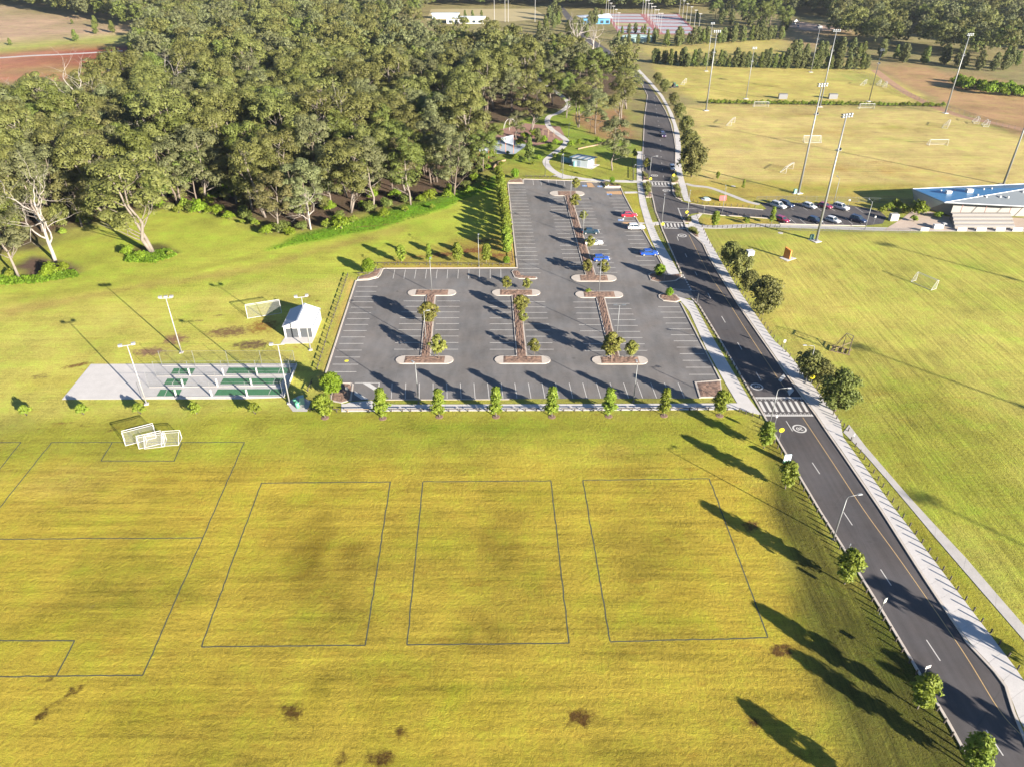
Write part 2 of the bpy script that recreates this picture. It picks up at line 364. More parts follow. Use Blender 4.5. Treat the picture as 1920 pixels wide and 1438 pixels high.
# worn tracks and uneven tone
zone([(599, 716), (656, 522), (667, 527), (611, 706)], (226, 180, 96), .8, .9)
zone([(944, 345), (958, 497), (971, 503), (953, 345)], (222, 176, 92), .8, .9)
zone([(719, 499), (960, 498), (971, 503), (719, 504)], (206, 164, 76), .8, .8)
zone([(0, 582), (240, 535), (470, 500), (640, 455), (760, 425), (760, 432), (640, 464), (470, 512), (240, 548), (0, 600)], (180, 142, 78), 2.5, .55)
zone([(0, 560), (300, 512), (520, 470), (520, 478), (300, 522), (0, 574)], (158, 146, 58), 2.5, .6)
for u, v, rx, ry, c, a in [(590, 1030, 6, 9, (138, 114, 32), .85), (930, 1060, 6, 11, (136, 112, 34), .85), (200, 1090, 9, 9, (150, 136, 40), .7), (1230, 1060, 6, 7, (150, 130, 40), .7),
    (200, 930, 10, 5, (214, 182, 66), .6), (1000, 860, 16, 3, (214, 186, 66), .6), (560, 1190, 6, 3, (112, 88, 24), .75), (900, 1195, 5, 2.5, (112, 88, 26), .8), (640, 1080, 4, 6, (118, 96, 26), .75),
    (1240, 1240, 6, 2, (136, 118, 34), .6), (100, 1180, 8, 5, (180, 160, 44), .5), (760, 1330, 10, 4, (188, 170, 40), .5), (330, 1330, 10, 4, (190, 166, 44), .5), (250, 600, 9, 4, (212, 204, 96), .6), (60, 640, 10, 6, (214, 200, 92), .5),
    (430, 600, 7, 3, (178, 156, 60), .6), (480, 730, 7, 3, (166, 150, 44), .6), (380, 752, 14, 2.0, (120, 134, 30), .8), (1560, 250, 20, 9, (190, 150, 74), .5), (1600, 320, 26, 6, (196, 146, 66), .6), (1700, 240, 22, 8, (172, 150, 66), .6), (1400, 260, 10, 14, (226, 190, 112), .7), (1500, 215, 18, 4, (180, 140, 70), .6),
    (1680, 262, 18, 3, (150, 150, 66), .6), (1460, 160, 20, 8, (202, 176, 72), .5), (1600, 145, 12, 8, (166, 176, 84), .7), (1850, 500, 12, 5, (160, 166, 60), .5), (1800, 580, 9, 5, (150, 150, 52), .5), (1650, 560, 9, 9, (202, 186, 84), .5), (1500, 600, 7, 9, (206, 176, 88), .5), (1850, 620, 9, 8, (204, 180, 92), .5), (1700, 470, 9, 5, (196, 184, 84), .6), (1380, 840, 6, 3, (206, 176, 70), .5), (700, 850, 22, 4, (196, 172, 62), .7), (1180, 860, 14, 5, (204, 176, 70), .7), (120, 900, 12, 6, (200, 170, 74), .7), (930, 800, 16, 1.5, (140, 138, 40), .7), (1250, 805, 10, 2, (150, 140, 44), .6), (720, 1300, 14, 3, (160, 142, 38), .7), (1150, 1420, 9, 2, (150, 132, 38), .7), (430, 1400, 10, 3, (160, 142, 44), .7), (1300, 1150, 5, 8, (190, 160, 50), .7), (300, 700, 9, 2.5, (150, 150, 44), .6), (120, 720, 8, 3, (190, 168, 60), .6), (1700, 780, 12, 8, (140, 136, 44), .7), (1600, 660, 5, 5, (140, 142, 48), .6), (1800, 900, 9, 8, (150, 146, 46), .6), (1850, 760, 8, 9, (196, 172, 76), .6), (1450, 520, 6, 7, (196, 178, 86), .7), (1420, 460, 8, 4, (150, 156, 52), .6), (600, 560, 6, 5, (150, 158, 48), .7), (620, 640, 3, 8, (160, 158, 46), .6), (470, 540, 12, 4, (200, 190, 84), .6), (1330, 170, 12, 7, (190, 176, 72), .6), (1420, 215, 16, 5, (206, 172, 96), .6), (1750, 330, 16, 5, (206, 166, 80), .6), (1480, 355, 10, 3, (168, 160, 62), .7), (1620, 360, 16, 4, (150, 150, 56), .7)]:
    tint(u, v, rx, ry, c, a)
for u, v, rx, ry, c, a, ang in [(545, 1333, 1.3, 1.5, (92, 58, 26), 1, .5), (1090, 1345, 1.9, 1.2, (98, 62, 30), 1, 0), (752, 1370, .8, 1.0, (92, 60, 26), .95, .7), (712, 1422, 1.9, 1.1, (88, 54, 26), 1, 0), (640, 1422, .9, .9, (96, 66, 30), .9, 0), (135, 1298, .7, 1.8, (92, 56, 26), .95, -.6), (82, 1340, .9, 1.1, (84, 52, 24), 1, -.4), (95, 1272, .7, .6, (98, 66, 30), .9, 0), (1468, 1220, 2.1, 1.0, (104, 66, 36), 1, 0), (1408, 985, 1.6, 1.4, (118, 78, 44), .95, .4), (1415, 1352, .9, 1.0, (100, 66, 32), .9, 0), (60, 1262, .9, .5, (110, 74, 36), .8, 0),
    (430, 622, 5.6, 2.6, (146, 104, 72), .95, .1), (494, 612, 4.6, 3.6, (172, 118, 56), .85, .5), (472, 646, 4.4, 2.0, (132, 98, 72), .95, 0), (328, 637, 3.2, 2.4, (166, 118, 88), .95, -.3), (283, 660, 4.0, 2.0, (172, 126, 96), .95, 0), (145, 685, 3.4, .9, (140, 92, 54), .95, .45), (75, 706, 2.4, 1.2, (160, 136, 72), .8, 0), (412, 592, 1.8, .7, (150, 110, 74), .9, .2), (375, 601, 1.4, .6, (150, 112, 80), .85, .3), (575, 556, 1.5, .9, (150, 100, 60), .9, 0), (592, 565, 1.1, .7, (150, 100, 60), .85, 0), (205, 808, 1.8, .5, (110, 78, 40), .9, .5), (120, 793, 2.6, .6, (150, 118, 56), .8, 0), (165, 797, 2.2, .5, (120, 92, 44), .8, 0), (1200, 815, 3, .5, (150, 120, 50), .6, 0), (552, 652, 1.6, .5, (160, 104, 60), .8, 0), (172, 1135, 1.1, .5, (140, 120, 70), .8, .3), (124, 1024, 1, .4, (130, 108, 60), .8, 0),
    (890, 470, 7, 2.4, (150, 84, 54), .85, .2), (830, 478, 5, 2.0, (150, 88, 56), .85, .2), (780, 482, 4, 1.2, (150, 96, 56), .7, .2), (700, 424, 9, 1.1, (176, 118, 78), .7, .25), (930, 480, 4, 2.2, (150, 84, 54), .8, 0), (905, 452, 4, 1.6, (150, 92, 56), .8, .3),
    (1560, 240, 14, 2, (170, 122, 62), .6, 0), (1640, 232, 16, 2.2, (160, 116, 60), .6, 0), (1450, 300, 4, 2.0, (220, 176, 118), .7, 0), (1390, 285, 9, 3.5, (226, 190, 128), .7, .3), (1350, 235, 9, 5, (226, 194, 126), .7, .3), (1640, 305, 16, 2, (186, 132, 64), .6, 0), (1800, 310, 16, 2, (188, 136, 66), .6, 0), (1480, 885, 2, .5, (130, 108, 46), .6, 0)]:
    blob(u, v, rx, ry, c, a, ang)
gm = bpy.data.meshes.new('ground'); nx, ny = len(gx), len(gy)
gm.vertices.add(NV); gm.vertices.foreach_set('co', np.stack([PX, PY, np.zeros(NV)], 1).astype(np.float32).ravel())
ii = (np.arange(ny - 1)[:, None] * nx + np.arange(nx - 1)[None]).ravel(); Q = np.stack([ii, ii + 1, ii + nx + 1, ii + nx], 1).astype(np.int32)
gm.loops.add(Q.size); gm.loops.foreach_set('vertex_index', Q.ravel()); gm.polygons.add(len(Q)); gm.polygons.foreach_set('loop_start', np.arange(0, Q.size, 4, dtype=np.int32))
gm.update(calc_edges=True)
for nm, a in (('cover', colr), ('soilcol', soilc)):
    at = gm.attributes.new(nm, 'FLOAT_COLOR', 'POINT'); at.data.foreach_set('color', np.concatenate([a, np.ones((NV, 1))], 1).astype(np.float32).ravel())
for nm, a in (('soil', soil), ('sx', sx), ('sy', sy), ('rough', rough)):
    at = gm.attributes.new(nm, 'FLOAT', 'POINT'); at.data.foreach_set('value', a.astype(np.float32))
k = NT('mown_grass_and_earth'); p = k.pos()
def A(n, c=False):
    x = k.n('ShaderNodeAttribute'); x.attribute_name = n; return x.outputs['Color' if c else 'Fac']
n1 = k.noise(p, .035, 4); n2 = k.noise(p, .22, 6, .62); n3 = k.noise(p, 1.9, 5, .7); n4 = k.noise(p, 9.0, 3, .7)
stX = k.noise(k.vscale(p, (.035, .9, 1)), 1.0, 5, .65); stX2 = k.noise(k.vscale(p, (.25, 3.2, 1)), 1.0, 3, .6)
stY = k.noise(k.vscale(p, (1.5, .022, 1)), 1.0, 4, .65); stY2 = k.noise(k.vscale(p, (5.0, .2, 1)), 1.0, 2, .6)
def cen(x, g): return k.math('MULTIPLY', k.math('SUBTRACT', x, .5), g)
f = k.math('ADD', cen(n1, .7), cen(n2, .8)); f = k.math('ADD', f, cen(n3, 1.05)); f = k.math('ADD', f, cen(n4, 1.7)); f = k.math('ADD', f, cen(k.noise(p, .09, 5, .6), .7)); f = k.math('SUBTRACT', f, .04)  # uneven grass tone; the fine grain also puts small tuft shadows into the colour
f = k.math('ADD', f, k.math('MULTIPLY', A('sx'), k.math('ADD', cen(stX, .85), cen(stX2, .45))))
f = k.math('ADD', f, k.math('MULTIPLY', A('sy'), k.math('ADD', cen(stY, 1.25), cen(stY2, .55))))
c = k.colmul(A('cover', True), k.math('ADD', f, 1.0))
gsh = k.math('MULTIPLY_ADD', k.math('SUBTRACT', k.math('ADD', n2, k.math('MULTIPLY', n3, .5)), .72), 3.0, 0.0, clamp=True)
xg = k.n('ShaderNodeVectorMath', operation='MULTIPLY'); k.l(c, xg.inputs[0]); xg.inputs[1].default_value = (.72, .98, .62)
c = k.mix(k.math('MULTIPLY', gsh, .85), c, xg.outputs[0])
xg2 = k.n('ShaderNodeVectorMath', operation='MULTIPLY'); k.l(c, xg2.inputs[0]); xg2.inputs[1].default_value = (.74, .95, .60)
c = k.mix(k.math('MULTIPLY', k.math('MULTIPLY_ADD', k.math('SUBTRACT', k.noise(k.vscale(p, (.7, 1.3, 1)), .075, 6, .68), .5), 5.0, 0.0, clamp=True), .6), c, xg2.outputs[0])
xb = k.n('ShaderNodeVectorMath', operation='MULTIPLY'); k.l(c, xb.inputs[0]); xb.inputs[1].default_value = (.80, .62, .66)
br = k.math('MULTIPLY_ADD', k.math('SUBTRACT', k.noise(k.vscale(p, (.16, .5, 1)), 1.0, 7, .7), .56), 5.0, 0.0, clamp=True)
c = k.mix(k.math('MULTIPLY', br, .85), c, xb.outputs[0])
sm = k.math('MULTIPLY', k.math('SUBTRACT', k.math('ADD', A('soil'), cen(k.noise(p, .9, 8, .75), 2.1)), .5), 2.4, clamp=True)
c = k.mix(k.math('MULTIPLY', sm, .9), c, k.colmul(A('soilcol', True), k.math('ADD', k.math('MULTIPLY', n4, .9), k.math('MULTIPLY', n3, .6))))
k.l(c, k.p.inputs['Base Color']); k.p.inputs['Roughness'].default_value = .95; k.p.inputs['Specular IOR Level'].default_value = .12
hb = k.math('ADD', k.math('MULTIPLY', n3, 1.0), k.math('MULTIPLY', n4, .55))
hb = k.math('ADD', hb, k.math('MULTIPLY', A('sy'), k.math('MULTIPLY', stY2, .35)))
hb = k.math('MULTIPLY', hb, k.math('ADD', .25, k.math('MULTIPLY', A('rough'), .75)))
k.l(k.bump(hb, .95, .26), k.p.inputs['Normal']); gm.materials.append(k.m)
struct(link('ground', gm))

# ------------------------------------------------------------------ roads, car parks, paths
def ZA(*p): return [(560 + a / 2.995, 300 + b / 2.995) for a, b in p]
def ZB(*p): return [(1100 + a / 4.174, 300 + b / 4.174) for a, b in p]
def Z4(*p): return [(1180 + a / 8.727, 300 + b / 8.727) for a, b in p]
def ZR(*p): return [(920 + a / 6.4, 320 + b / 6.4) for a, b in p]
def ZP(*p): return [(880 + a / 4.571, 180 + b / 4.571) for a, b in p]
roadL = [(1980, 1690), (1827, 1438), (1780, 1353), (1723, 1257), (1647, 1130), (1587, 1033), (1540, 959), (1497, 887), (1467, 837), (1437, 785), (1416, 748), (1350, 636), (1312, 574), (1298, 560)]
roadL2 = [(1278, 512), (1253, 455), (1243, 432), (1238, 417), (1230, 397), (1226, 378), (1221, 355), (1218, 338), (1205, 321), (1206, 285), (1209, 224), (1214.5, 180), (1205, 160), (1180, 135), (1130, 100), (1095, 75), (1068, 45), (1050, 20), (1030, 0), (1000, -25)]
roadR = [(2120, 1690), (1950, 1450), (1920, 1390), (1897, 1333), (1883, 1287), (1863, 1260), (1813, 1207), (1733, 1087), (1652, 960), (1570, 840), (1547, 807), (1530, 781), (1507, 750), (1467, 694), (1428, 638), (1388, 580), (1352, 523), (1325, 477), (1317, 459), (1304, 447), (1290, 436), (1285, 427), (1283, 420), (1280, 414.5), (1290, 403), (1309, 400)]
roadR2 = [(1294, 382.5), (1278, 378), (1267, 372), (1261.5, 364), (1260, 352.7), (1259, 346), (1255.6, 339), (1262, 331), (1265, 320), (1266, 278), (1263, 257), (1257, 232), (1247, 208), (1230, 180), (1214, 157), (1190, 130), (1142, 95), (1105, 70), (1082, 45), (1060, 18), (1040, -2), (1012, -25)]
rl, rl2, rr, rr2 = GS(roadL), GS(roadL2), GS(roadR), GS(roadR2)
b = MB(); b.sheet(rl + rl2 + rr2[::-1] + rr[::-1], .008); road = struct(b.build('road', ROADM))
side_n = GS([(1278, 378), (1294, 382.5), (1317, 386.5), (1352, 389), (1400, 391.7), (1431, 395), (1437, 392), (1424, 381), (1500, 381), (1590, 385), (1622, 390), (1650, 397), (1662, 408)])
side_s = GS([(1262, 412), (1290, 403), (1309, 400), (1340, 403.7), (1400, 407), (1452, 411), (1462, 420), (1540, 422.5), (1622, 424), (1655, 420)])
b = MB(); b.sheet(side_n + side_s[::-1], .013); side_road = struct(b.build('side_road', ROADM))
cp = [(612, 700), (668.5, 527), (690, 526), (709, 521.5), (714, 516), (719, 504.5), (971, 503.5), (953, 345), (982, 345), (982.5, 337), (1071, 340), (1128, 343.5), (1133, 353.6), (1163.7, 353.6), (1168.5, 366), (1193, 412), (1220, 460), (1241, 498), (1258, 520), (1282, 518), (1302, 560), (1268, 560), (1275, 568.5), (1349.5, 713), (1302, 716.5), (1311, 746.8), (955, 748), (712, 748.8), (659, 752), (663, 721), (658, 718), (640, 718), (606, 716)]
b = MB(); b.sheet(GS(cp), .017); car_park = struct(b.build('car_park', ASPH))
def kerb(pts, parent, off=.12, w=.26, h=.13, smooth=0, mat=KERB):
    q = smooth_line(pts, smooth) if smooth else pts
    m = MB(); m.strip(q, w, -.05, h, off); return m.build('kerb', mat, parent)
for pts, o in ((rl, .14), (rl2[:16], .14), (rr[:-1], -.14), (rr2[1:14], -.14)): kerb(pts, road, o, .3)
kerb(side_n[1:6], side_road, .14); kerb(side_s[2:6], side_road, -.14); kerb(side_s[6:9], side_road, -.14)
for a, z in ((0, 6), (5, 7), (6, 8), (7, 10), (9, 12)): kerb(GS(cp[a:z]), car_park, .13, .3)
kerb(GS(cp[12:18]), car_park, .13); kerb(GS(cp[22:26]), car_park, .13); kerb(GS(cp[26:28]), car_park, .13, .16, .06); kerb(GS(cp[28:32]), car_park, .13)
# slabs of the footpaths: two edges in the photo, cut into bays with open joints
def slab_path(name, left, right, step=2.6, mat=CONC, z=.045, single=False):
    L, R = GS(left), GS(right); n = max(2, int(round((plen(L) + plen(R)) / 2 / step)) + 1)
    n = min(n, 95); L, R = resample(L, n), resample(R, n)
    root = None
    base = MB()
    for i in range(n - 1): base.add([(*L[i][:2], z - .03), (*R[i][:2], z - .03), (*R[i + 1][:2], z - .03), (*L[i + 1][:2], z - .03)], [(0, 1, 2, 3)])
    root = struct(base.build(name, CONC2 if not single else mat))
    if single: return root
    for i in range(n - 1):
        g = .012 / max(.3, (L[i + 1] - L[i]).length); a, bb = L[i].lerp(L[i + 1], g), L[i].lerp(L[i + 1], 1 - g); c2, d = R[i].lerp(R[i + 1], g), R[i].lerp(R[i + 1], 1 - g)
        m = MB(); m.prism([a, bb, d, c2], -.04, z + random.uniform(0, .006)); m.build('slab', mat, root)
    return root
slab_path('footpath', [(1989, 1470), (1925, 1375), (1902, 1330), (1890, 1287), (1867, 1256), (1817, 1204), (1737, 1085), (1656, 958), (1574, 838), (1551, 806), (1534, 780), (1511, 749), (1471, 693), (1432, 637), (1391, 579), (1355, 522), (1328, 476), (1320, 458), (1292, 434), (1291, 407), (1310, 402)],
          [(2030, 1440), (1940, 1305), (1920, 1277), (1910, 1260), (1800, 1115), (1693, 973), (1677, 954), (1625, 880), (1579, 817), (1577, 792), (1554, 760), (1514, 710), (1480, 665), (1450, 638), (1388, 549), (1347, 482), (1330, 452), (1319, 428), (1311, 420), (1308, 412), (1317, 402)], 2.3)
slab_path('park_footpath', [(2010, 1304), (1920, 1200), (1770, 1027), (1704, 948), (1640, 872), (1600, 828), (1581, 810)], [(2010, 1270), (1920, 1173), (1800, 1033), (1728, 958), (1660, 880), (1617, 830), (1592, 796)], 6.0, CONC2)
slab_path('kerbside_footpath', [(1194, 285), (1194, 340), (1199, 381), (1210, 420.6), (1222, 453), (1258, 525)], [(1204.5, 285), (1203, 320), (1205, 350), (1214, 390), (1226, 425), (1234, 444), (1275.5, 516)], 2.6)
slab_path('entry_footpath', [(1268, 556), (1292, 583), (1323, 652), (1362, 722), (1381, 754), (1392, 770)], [(1299, 565), (1303, 572), (1327, 617), (1354, 663), (1407, 752), (1428, 778)], 2.6)
slab_path('car_park_footpath', [(640, 757), (700, 757.5), (738, 758.5), (1100, 757.5), (1386, 756)], [(640, 771.5), (700, 771), (738, 770.5), (1100, 769.5), (1390, 767.8)], 3.0)
b = MB(); b.sheet(GS([(659, 753.5), (710, 750.3), (740, 759), (640, 759)]), .03); struct(b.build('concrete_ramp', CONC))
b = MB(); b.sheet(GS([(537, 755), (549, 771.5), (576, 771.5), (583, 752), (560, 742)]), .03); struct(b.build('bin_pad', CONC2))
def wide_path(name, centre, w, mat=CONC, z=.032):
    q = smooth_line(GS(centre), 5); m = MB(); m.strip(q, w, -.05, z); return struct(m.build(name, mat))
wide_path('garden_path', ZP((560, -160), (700, -60), (850, 60), (770, 145), (690, 175), (668, 220), (690, 275), (760, 330), (830, 385), (800, 440), (700, 515), (655, 565), (690, 625), (770, 675), (880, 700), (1100, 728), (1440, 738)), 2.3)
b = MB(); b.sheet(GS(ZP((715, 685), (800, 715), (890, 712), (800, 670))), .045); struct(b.build('path_apron', CONC))
wide_path('field_path', [(1285, 345), (1300, 349), (1330, 352.7), (1368, 366), (1402, 379), (1424, 384)], 1.7, CONC2)
wide_path('clubhouse_path', [(1308, 424), (1339, 426.5), (1411, 423.5), (1450, 424), (1560, 427.5), (1640, 430), (1720, 431), (1960, 432)], 2.6, CONC2, .028)
wide_path('park_link', ZP((1440, 830), (1330, 832)), 1.6); wide_path('bay_link', ZP((1500, 1100), (1490, 1098), (1440, 1095)), 1.6)
wide_path('crossing_link', Z4((330, 1060), (500, 1040)), 2.2); wide_path('crossing_link', Z4((190, 370), (320, 370)), 2.2); wide_path('crossing_link', Z4((700, 405), (830, 405)), 2.0); wide_path('crossing_link', Z4((900, 1080), (1100, 1090)), 2.4)
slab_path('road_footpath', [(1283, 377), (1281, 374.5), (1275, 354), (1271.7, 340), (1268, 323), (1267, 300), (1268, 278), (1262.5, 235), (1250, 202), (1237, 180), (1218, 158), (1195, 134)], [(1296, 380), (1292, 374.5), (1287, 352), (1283, 340), (1280, 328), (1276, 300), (1277, 278), (1274, 250), (1261, 213), (1243, 180), (1222, 155), (1199, 131)], 4.0)
wide_path('dirt_track', [(1640, 132), (1700, 175), (1790, 215), (1880, 235), (2000, 262)], 4.5, M('track_dirt', (.30, .17, .09), .95, .3, .3, world=True), .006)
wide_path('paddock_road', [(-120, 116), (0, 109), (60, 105), (130, 102), (230, 96)], 5, CONC2, .01)

# painted markings on the asphalt
BAY = MB().box((0, 0, 0), (1, .11, .006)).mesh('bay_line', PAINT)
def line(a, c, parent, z=.024, w=1.0, mesh=BAY, name='bay_line'):
    d = c - a; o = link(name, mesh, parent, ((a.x + c.x) / 2, (a.y + c.y) / 2, z), math.atan2(d.y, d.x), (d.length, w, 1)); return o
def bays(p0, p1, q0, q1, n, skip=()):
    a0, a1, c0, c1 = GS([p0, p1, q0, q1])
    for i in range(n):
        if i in skip: continue
        t = i / (n - 1); line(a0.lerp(c0, t), a1.lerp(c1, t), car_park)
def zz(a, b2): return ZA(a, b2)
bays(*zz((329, 712), (443, 712)), *zz((177, 1190), (325, 1190)), 15)
bays((735.3, 719), (733.6, 747.4), (1271, 717.4), (1283.3, 746.3), 22)
bays((740.3, 506.3), (737, 523), (939, 505.5), (939.3, 523), 11)
bays((756.6, 565), (798.7, 565), (738.8, 655.5), (785.6, 655.5), 9); bays((819.8, 565), (862.2, 565), (813.8, 655.5), (859.1, 655.5), 9)
bays(*zz((1072, 795), (1195, 795)), *zz((1073, 1065), (1213, 1065)), 9); bays(*zz((1252, 797), (1383, 797)), *zz((1287, 1065), (1432, 1065)), 9)
bays((1075, 567), (1119, 567), (1096.6, 657.7), (1147, 657.7), 9); bays((1138.3, 569.5), (1180.3, 569.5), (1167, 657.7), (1213.7, 657.7), 9)
bays((1234, 576), (1275, 576), (1292, 702.4), (1340.6, 702.4), 12)
bays((955.2, 351.7), (984.4, 351.7), (974.2, 512.5), (1013.8, 512.5), 26)
bays((1027.8, 370.8), (1056, 370.8), (1060, 501), (1098, 501), 20); bays((1074, 374), (1104.4, 374), (1121.6, 511.4), (1157.5, 511.4), 20)
bays((1141.9, 372.3), (1170, 372.3), (1199.4, 498), (1232, 498), 19)
bays((999, 337.6), (1000.5, 347.8), (1057.5, 340.3), (1059.5, 350.2), 5)
Z3 = lambda *p: [(520 + a / 8, 680 + c / 8) for a, c in p]
for poly in (Z3((1280, 310), (1390, 310), (1500, 385), (1490, 440)), Z3((1160, 425), (1370, 550), (1262, 550), (1152, 475))):
    b = MB(); b.sheet(GS(poly), .024); b.build('hatch_bar', PAINT, car_park)
for a, c in (((1160, 303), (1530, 303)), ((1530, 303), (1495, 550))):
    a, c = GS(Z3(a, c)); line(a, c, car_park, w=1.6)
b = MB(); b.sheet(GS([(583 + 0, 676), (587, 674.5), (590, 676.5), (587, 679), (583.5, 678)]), .02)
ORH = M('faded_orange_hatch', (.40, .24, .12), .8, .3, 2, world=True)
for poly in (ZR((1150, 150), (1210, 152), (1255, 205), (1168, 205)), ZR((1385, 258), (1570, 250), (1588, 292), (1400, 286)), ZR((1590, 622), (1690, 622), (1650, 655), (1560, 650))):
    b = MB(); b.sheet(GS(poly), .024); b.build('hatch_patch', ORH, car_park)
BLUEP = M('blue_bay_paint', (.16, .26, .46), .7, .15, 2, world=True)
for u, v in ((1127, 187), (1310, 195), (1425, 290), (1562, 598)):
    q = G(*ZR((u, v))[0]); b = MB(); b.box((q.x, q.y, .023), (1.5, 1.4, .004)); s_ = b.build('accessible_bay_symbol', BLUEP, car_park)
    b = MB(); b.box((q.x - .05, q.y + .05, .027), (.16, .7, .004)); b.box((q.x + .15, q.y - .2, .0275), (.6, .14, .004)); b.tube((q.x - .05, q.y + .52, .025), (q.x - .05, q.y + .52, .029), .16, n=8); b.build('wheelchair_mark', PAINT, s_)
b = MB(); q = G(650, 677); b.tube((q.x, q.y, .022), (q.x, q.y, .026), .42, n=14); b.build('yellow_paint_spot', M('yellow_spot', (.62, .55, .04), .8, .1, 3), car_park)
# lane lines of the main road
def dashes(pts, ln, gap, parent, w=1.1, z=.015, mesh=BAY):
    q = GS(pts); T = plen(q); s = 0
    R = resample(q, 400); at = lambda x: R[min(399, int(x / T * 399))]
    while s + ln < T: line(at(s), at(s + ln), parent, z, w, mesh, 'lane_line'); s += ln + gap
for a_, c_ in [((1881, 1416), (1849, 1368)), ((1763, 1238), (1737, 1199)), ((1671, 1097), (1651, 1067)), ((1598, 984), (1582, 960)), ((1537, 888), (1523, 867)), ((1486, 808), (1474, 789)), ((1427, 714), (1417.6, 698)), ((1391, 656), (1383, 642.7)), ((1360, 605.5), (1353, 593.5)), ((1332.4, 560), (1327, 550)), ((1307, 517), (1303, 510)), ((1288, 483), (1284.5, 476)), ((1272, 452), (1269.6, 444))]:
    a_, c_ = GS([a_, c_]); line(a_, c_, road, .015, 1.15, BAY, 'lane_line')
dashes([(1247, 361), (1240, 300), (1236, 240), (1226, 180)], 1.8, 6.0, road)
def edge_line(pts, mat, w=.11, z=.016, name='edge_line', parent=None):
    q = smooth_line(GS(pts), 5); m = MB(); m.strip(q, w, z - .004, z); m.build(name, mat, parent or road)
edge_line([(1935, 1410), (1920, 1383), (1873, 1330), (1803, 1217), (1693, 1057), (1622, 959), (1564, 871), (1505, 782)], YPAINT)
edge_line([(1476, 735), (1409, 635), (1362.5, 562), (1326, 508), (1291.7, 441)], YPAINT)
for i in range(9):
    t = i / 8; a = G(*Z4((800 + 62 * t, 800 + 160 * t))[0]); q = (Vector((0, 0, 0)) + a); b = MB(); b.box((q.x, q.y, .02), (.3, .75, .005)); b.build('give_way_dash', PAINT, side_road)
a, c = GS(Z4((800, 800), (1110, 806))); line(a, c, side_road, .02, 1.0)
for i in range(7):
    t = i / 6; q = G(*ZB((755 + 60 * t, 905 + 110 * t))[0]); b = MB(); b.box((q.x, q.y, .026), (.32, .7, .005)); b.build('give_way_dash', PAINT, road)
a, c = GS(ZB((660, 1010), (880, 1030))); line(a, c, road, .024, 1)
for poly in ([(1459, 713), (1462, 709), (1469, 701), (1473, 707), (1464, 716.5)], [(1476, 733), (1484, 725), (1489, 732), (1480, 742)]):
    b = MB(); b.sheet(GS(poly), .024); b.build('white_plate', PAINT, road)
# raised zebra crossings
def zebra(c4, n, keys, parent=road):
    """c4: far left, far right, near right, near left corners of the table in the photo"""
    A0, B0, C0, D0 = GS(c4)
    b = MB(); b.sheet([A0, B0, C0, D0], .03); root = b.build('raised_crossing', ROADM, parent)
    P = lambda s, t: (A0.lerp(B0, s)).lerp(D0.lerp(C0, s), t)
    for i in range(n):
        s0 = (i + .18) / n; s1 = s0 + .46 / n; b = MB(); b.sheet([P(s0, .24), P(s1, .24), P(s1, .76), P(s0, .76)], .036); b.build('zebra_stripe', PAINT, root)
    for t0, t1, t2 in ((.03, .09, .19), (.97, .91, .81)):
        b = MB(); b.sheet([P(0, t0), P(1, t0), P(1, t1), P(0, t1)], .036)
        for i in range(keys):
            s0 = (i + .3) / keys; s1 = s0 + .42 / keys; te = t2 if i % 2 == 0 else (t1 + t2) / 2
            b.sheet([P(s0, t1), P(s1, t1), P(s1, te), P(s0, te)], .037)
        b.build('ramp_marking', PAINT, root)
zebra([(1415, 743.5), (1504, 743.5), (1526, 781.5), (1435, 781.5)], 8, 24)
zebra(Z4((530, 1010), (880, 1025), (915, 1140), (565, 1130)), 6, 14); zebra(Z4((345, 350), (660, 360), (690, 450), (365, 440)), 6, 14)
def roundel(u, v, text='20', r=1.15, rz=0.0):
    q = G(u, v); b = MB(); n = 28; R1, R0 = r, r * .76; V = []
    for i in range(n):
        t = 2 * math.pi * i / n; V += [(q.x + R1 * math.cos(t), q.y + R1 * math.sin(t), .02), (q.x + R0 * math.cos(t), q.y + R0 * math.sin(t), .02)]
    b.add(V, [(2 * i, (2 * i + 2) % (2 * n), (2 * i + 3) % (2 * n), 2 * i + 1) for i in range(n)]); o = b.build('speed_roundel', PAINT, road)
    fc = bpy.data.curves.new('speed_figure', 'FONT'); fc.body = text; fc.size = r * .98; fc.align_x = 'CENTER'; fc.align_y = 'CENTER'; fc.offset = .03; fc.materials.append(PAINT)
    t = link('speed_figure', fc, o, (q.x, q.y, .02), rz)
roundel(1499, 803.5, '20', rz=math.pi); roundel(1419, 725, '20')
roundel(1279, 442.5, '20', 1.2, math.pi); roundel(1249.5, 358, '20', 1.2, math.pi); roundel(1227, 330, '20', 1.2)

# ------------------------------------------------------------------ planted islands and beds (raised kerb, bark mulch)
def px_rect(x0, x1, y0, y1, zoom=ZA): return GS(zoom((x0, y0), (x1, y0), (x1, y1), (x0, y1)))
def cap(x0, x1, y0, y1):
    a, b2, c, d = px_rect(x0, x1, y0, y1); L = (a + d) / 2; R = (b2 + c) / 2; h = ((a - d).length + (b2 - c).length) / 4
    ax = (R - L).normalized(); nrm = Vector((-ax.y, ax.x, 0)); P = []
    for k2 in range(9):
        t = -math.pi / 2 + math.pi * k2 / 8; P.append(R - ax * h + ax * (h * math.cos(t)) + nrm * (h * math.sin(t)))
    for k2 in range(9):
        t = math.pi / 2 + math.pi * k2 / 8; P.append(L + ax * h + ax * (h * math.cos(t)) + nrm * (h * math.sin(t)))
    i0, i1 = L + ax * (1.15 * h), R - ax * (1.15 * h)
    inner = [i0 - nrm * (h - .28), i1 - nrm * (h - .28), i1 + nrm * (h - .28), i0 + nrm * (h - .28)]
    return P, inner
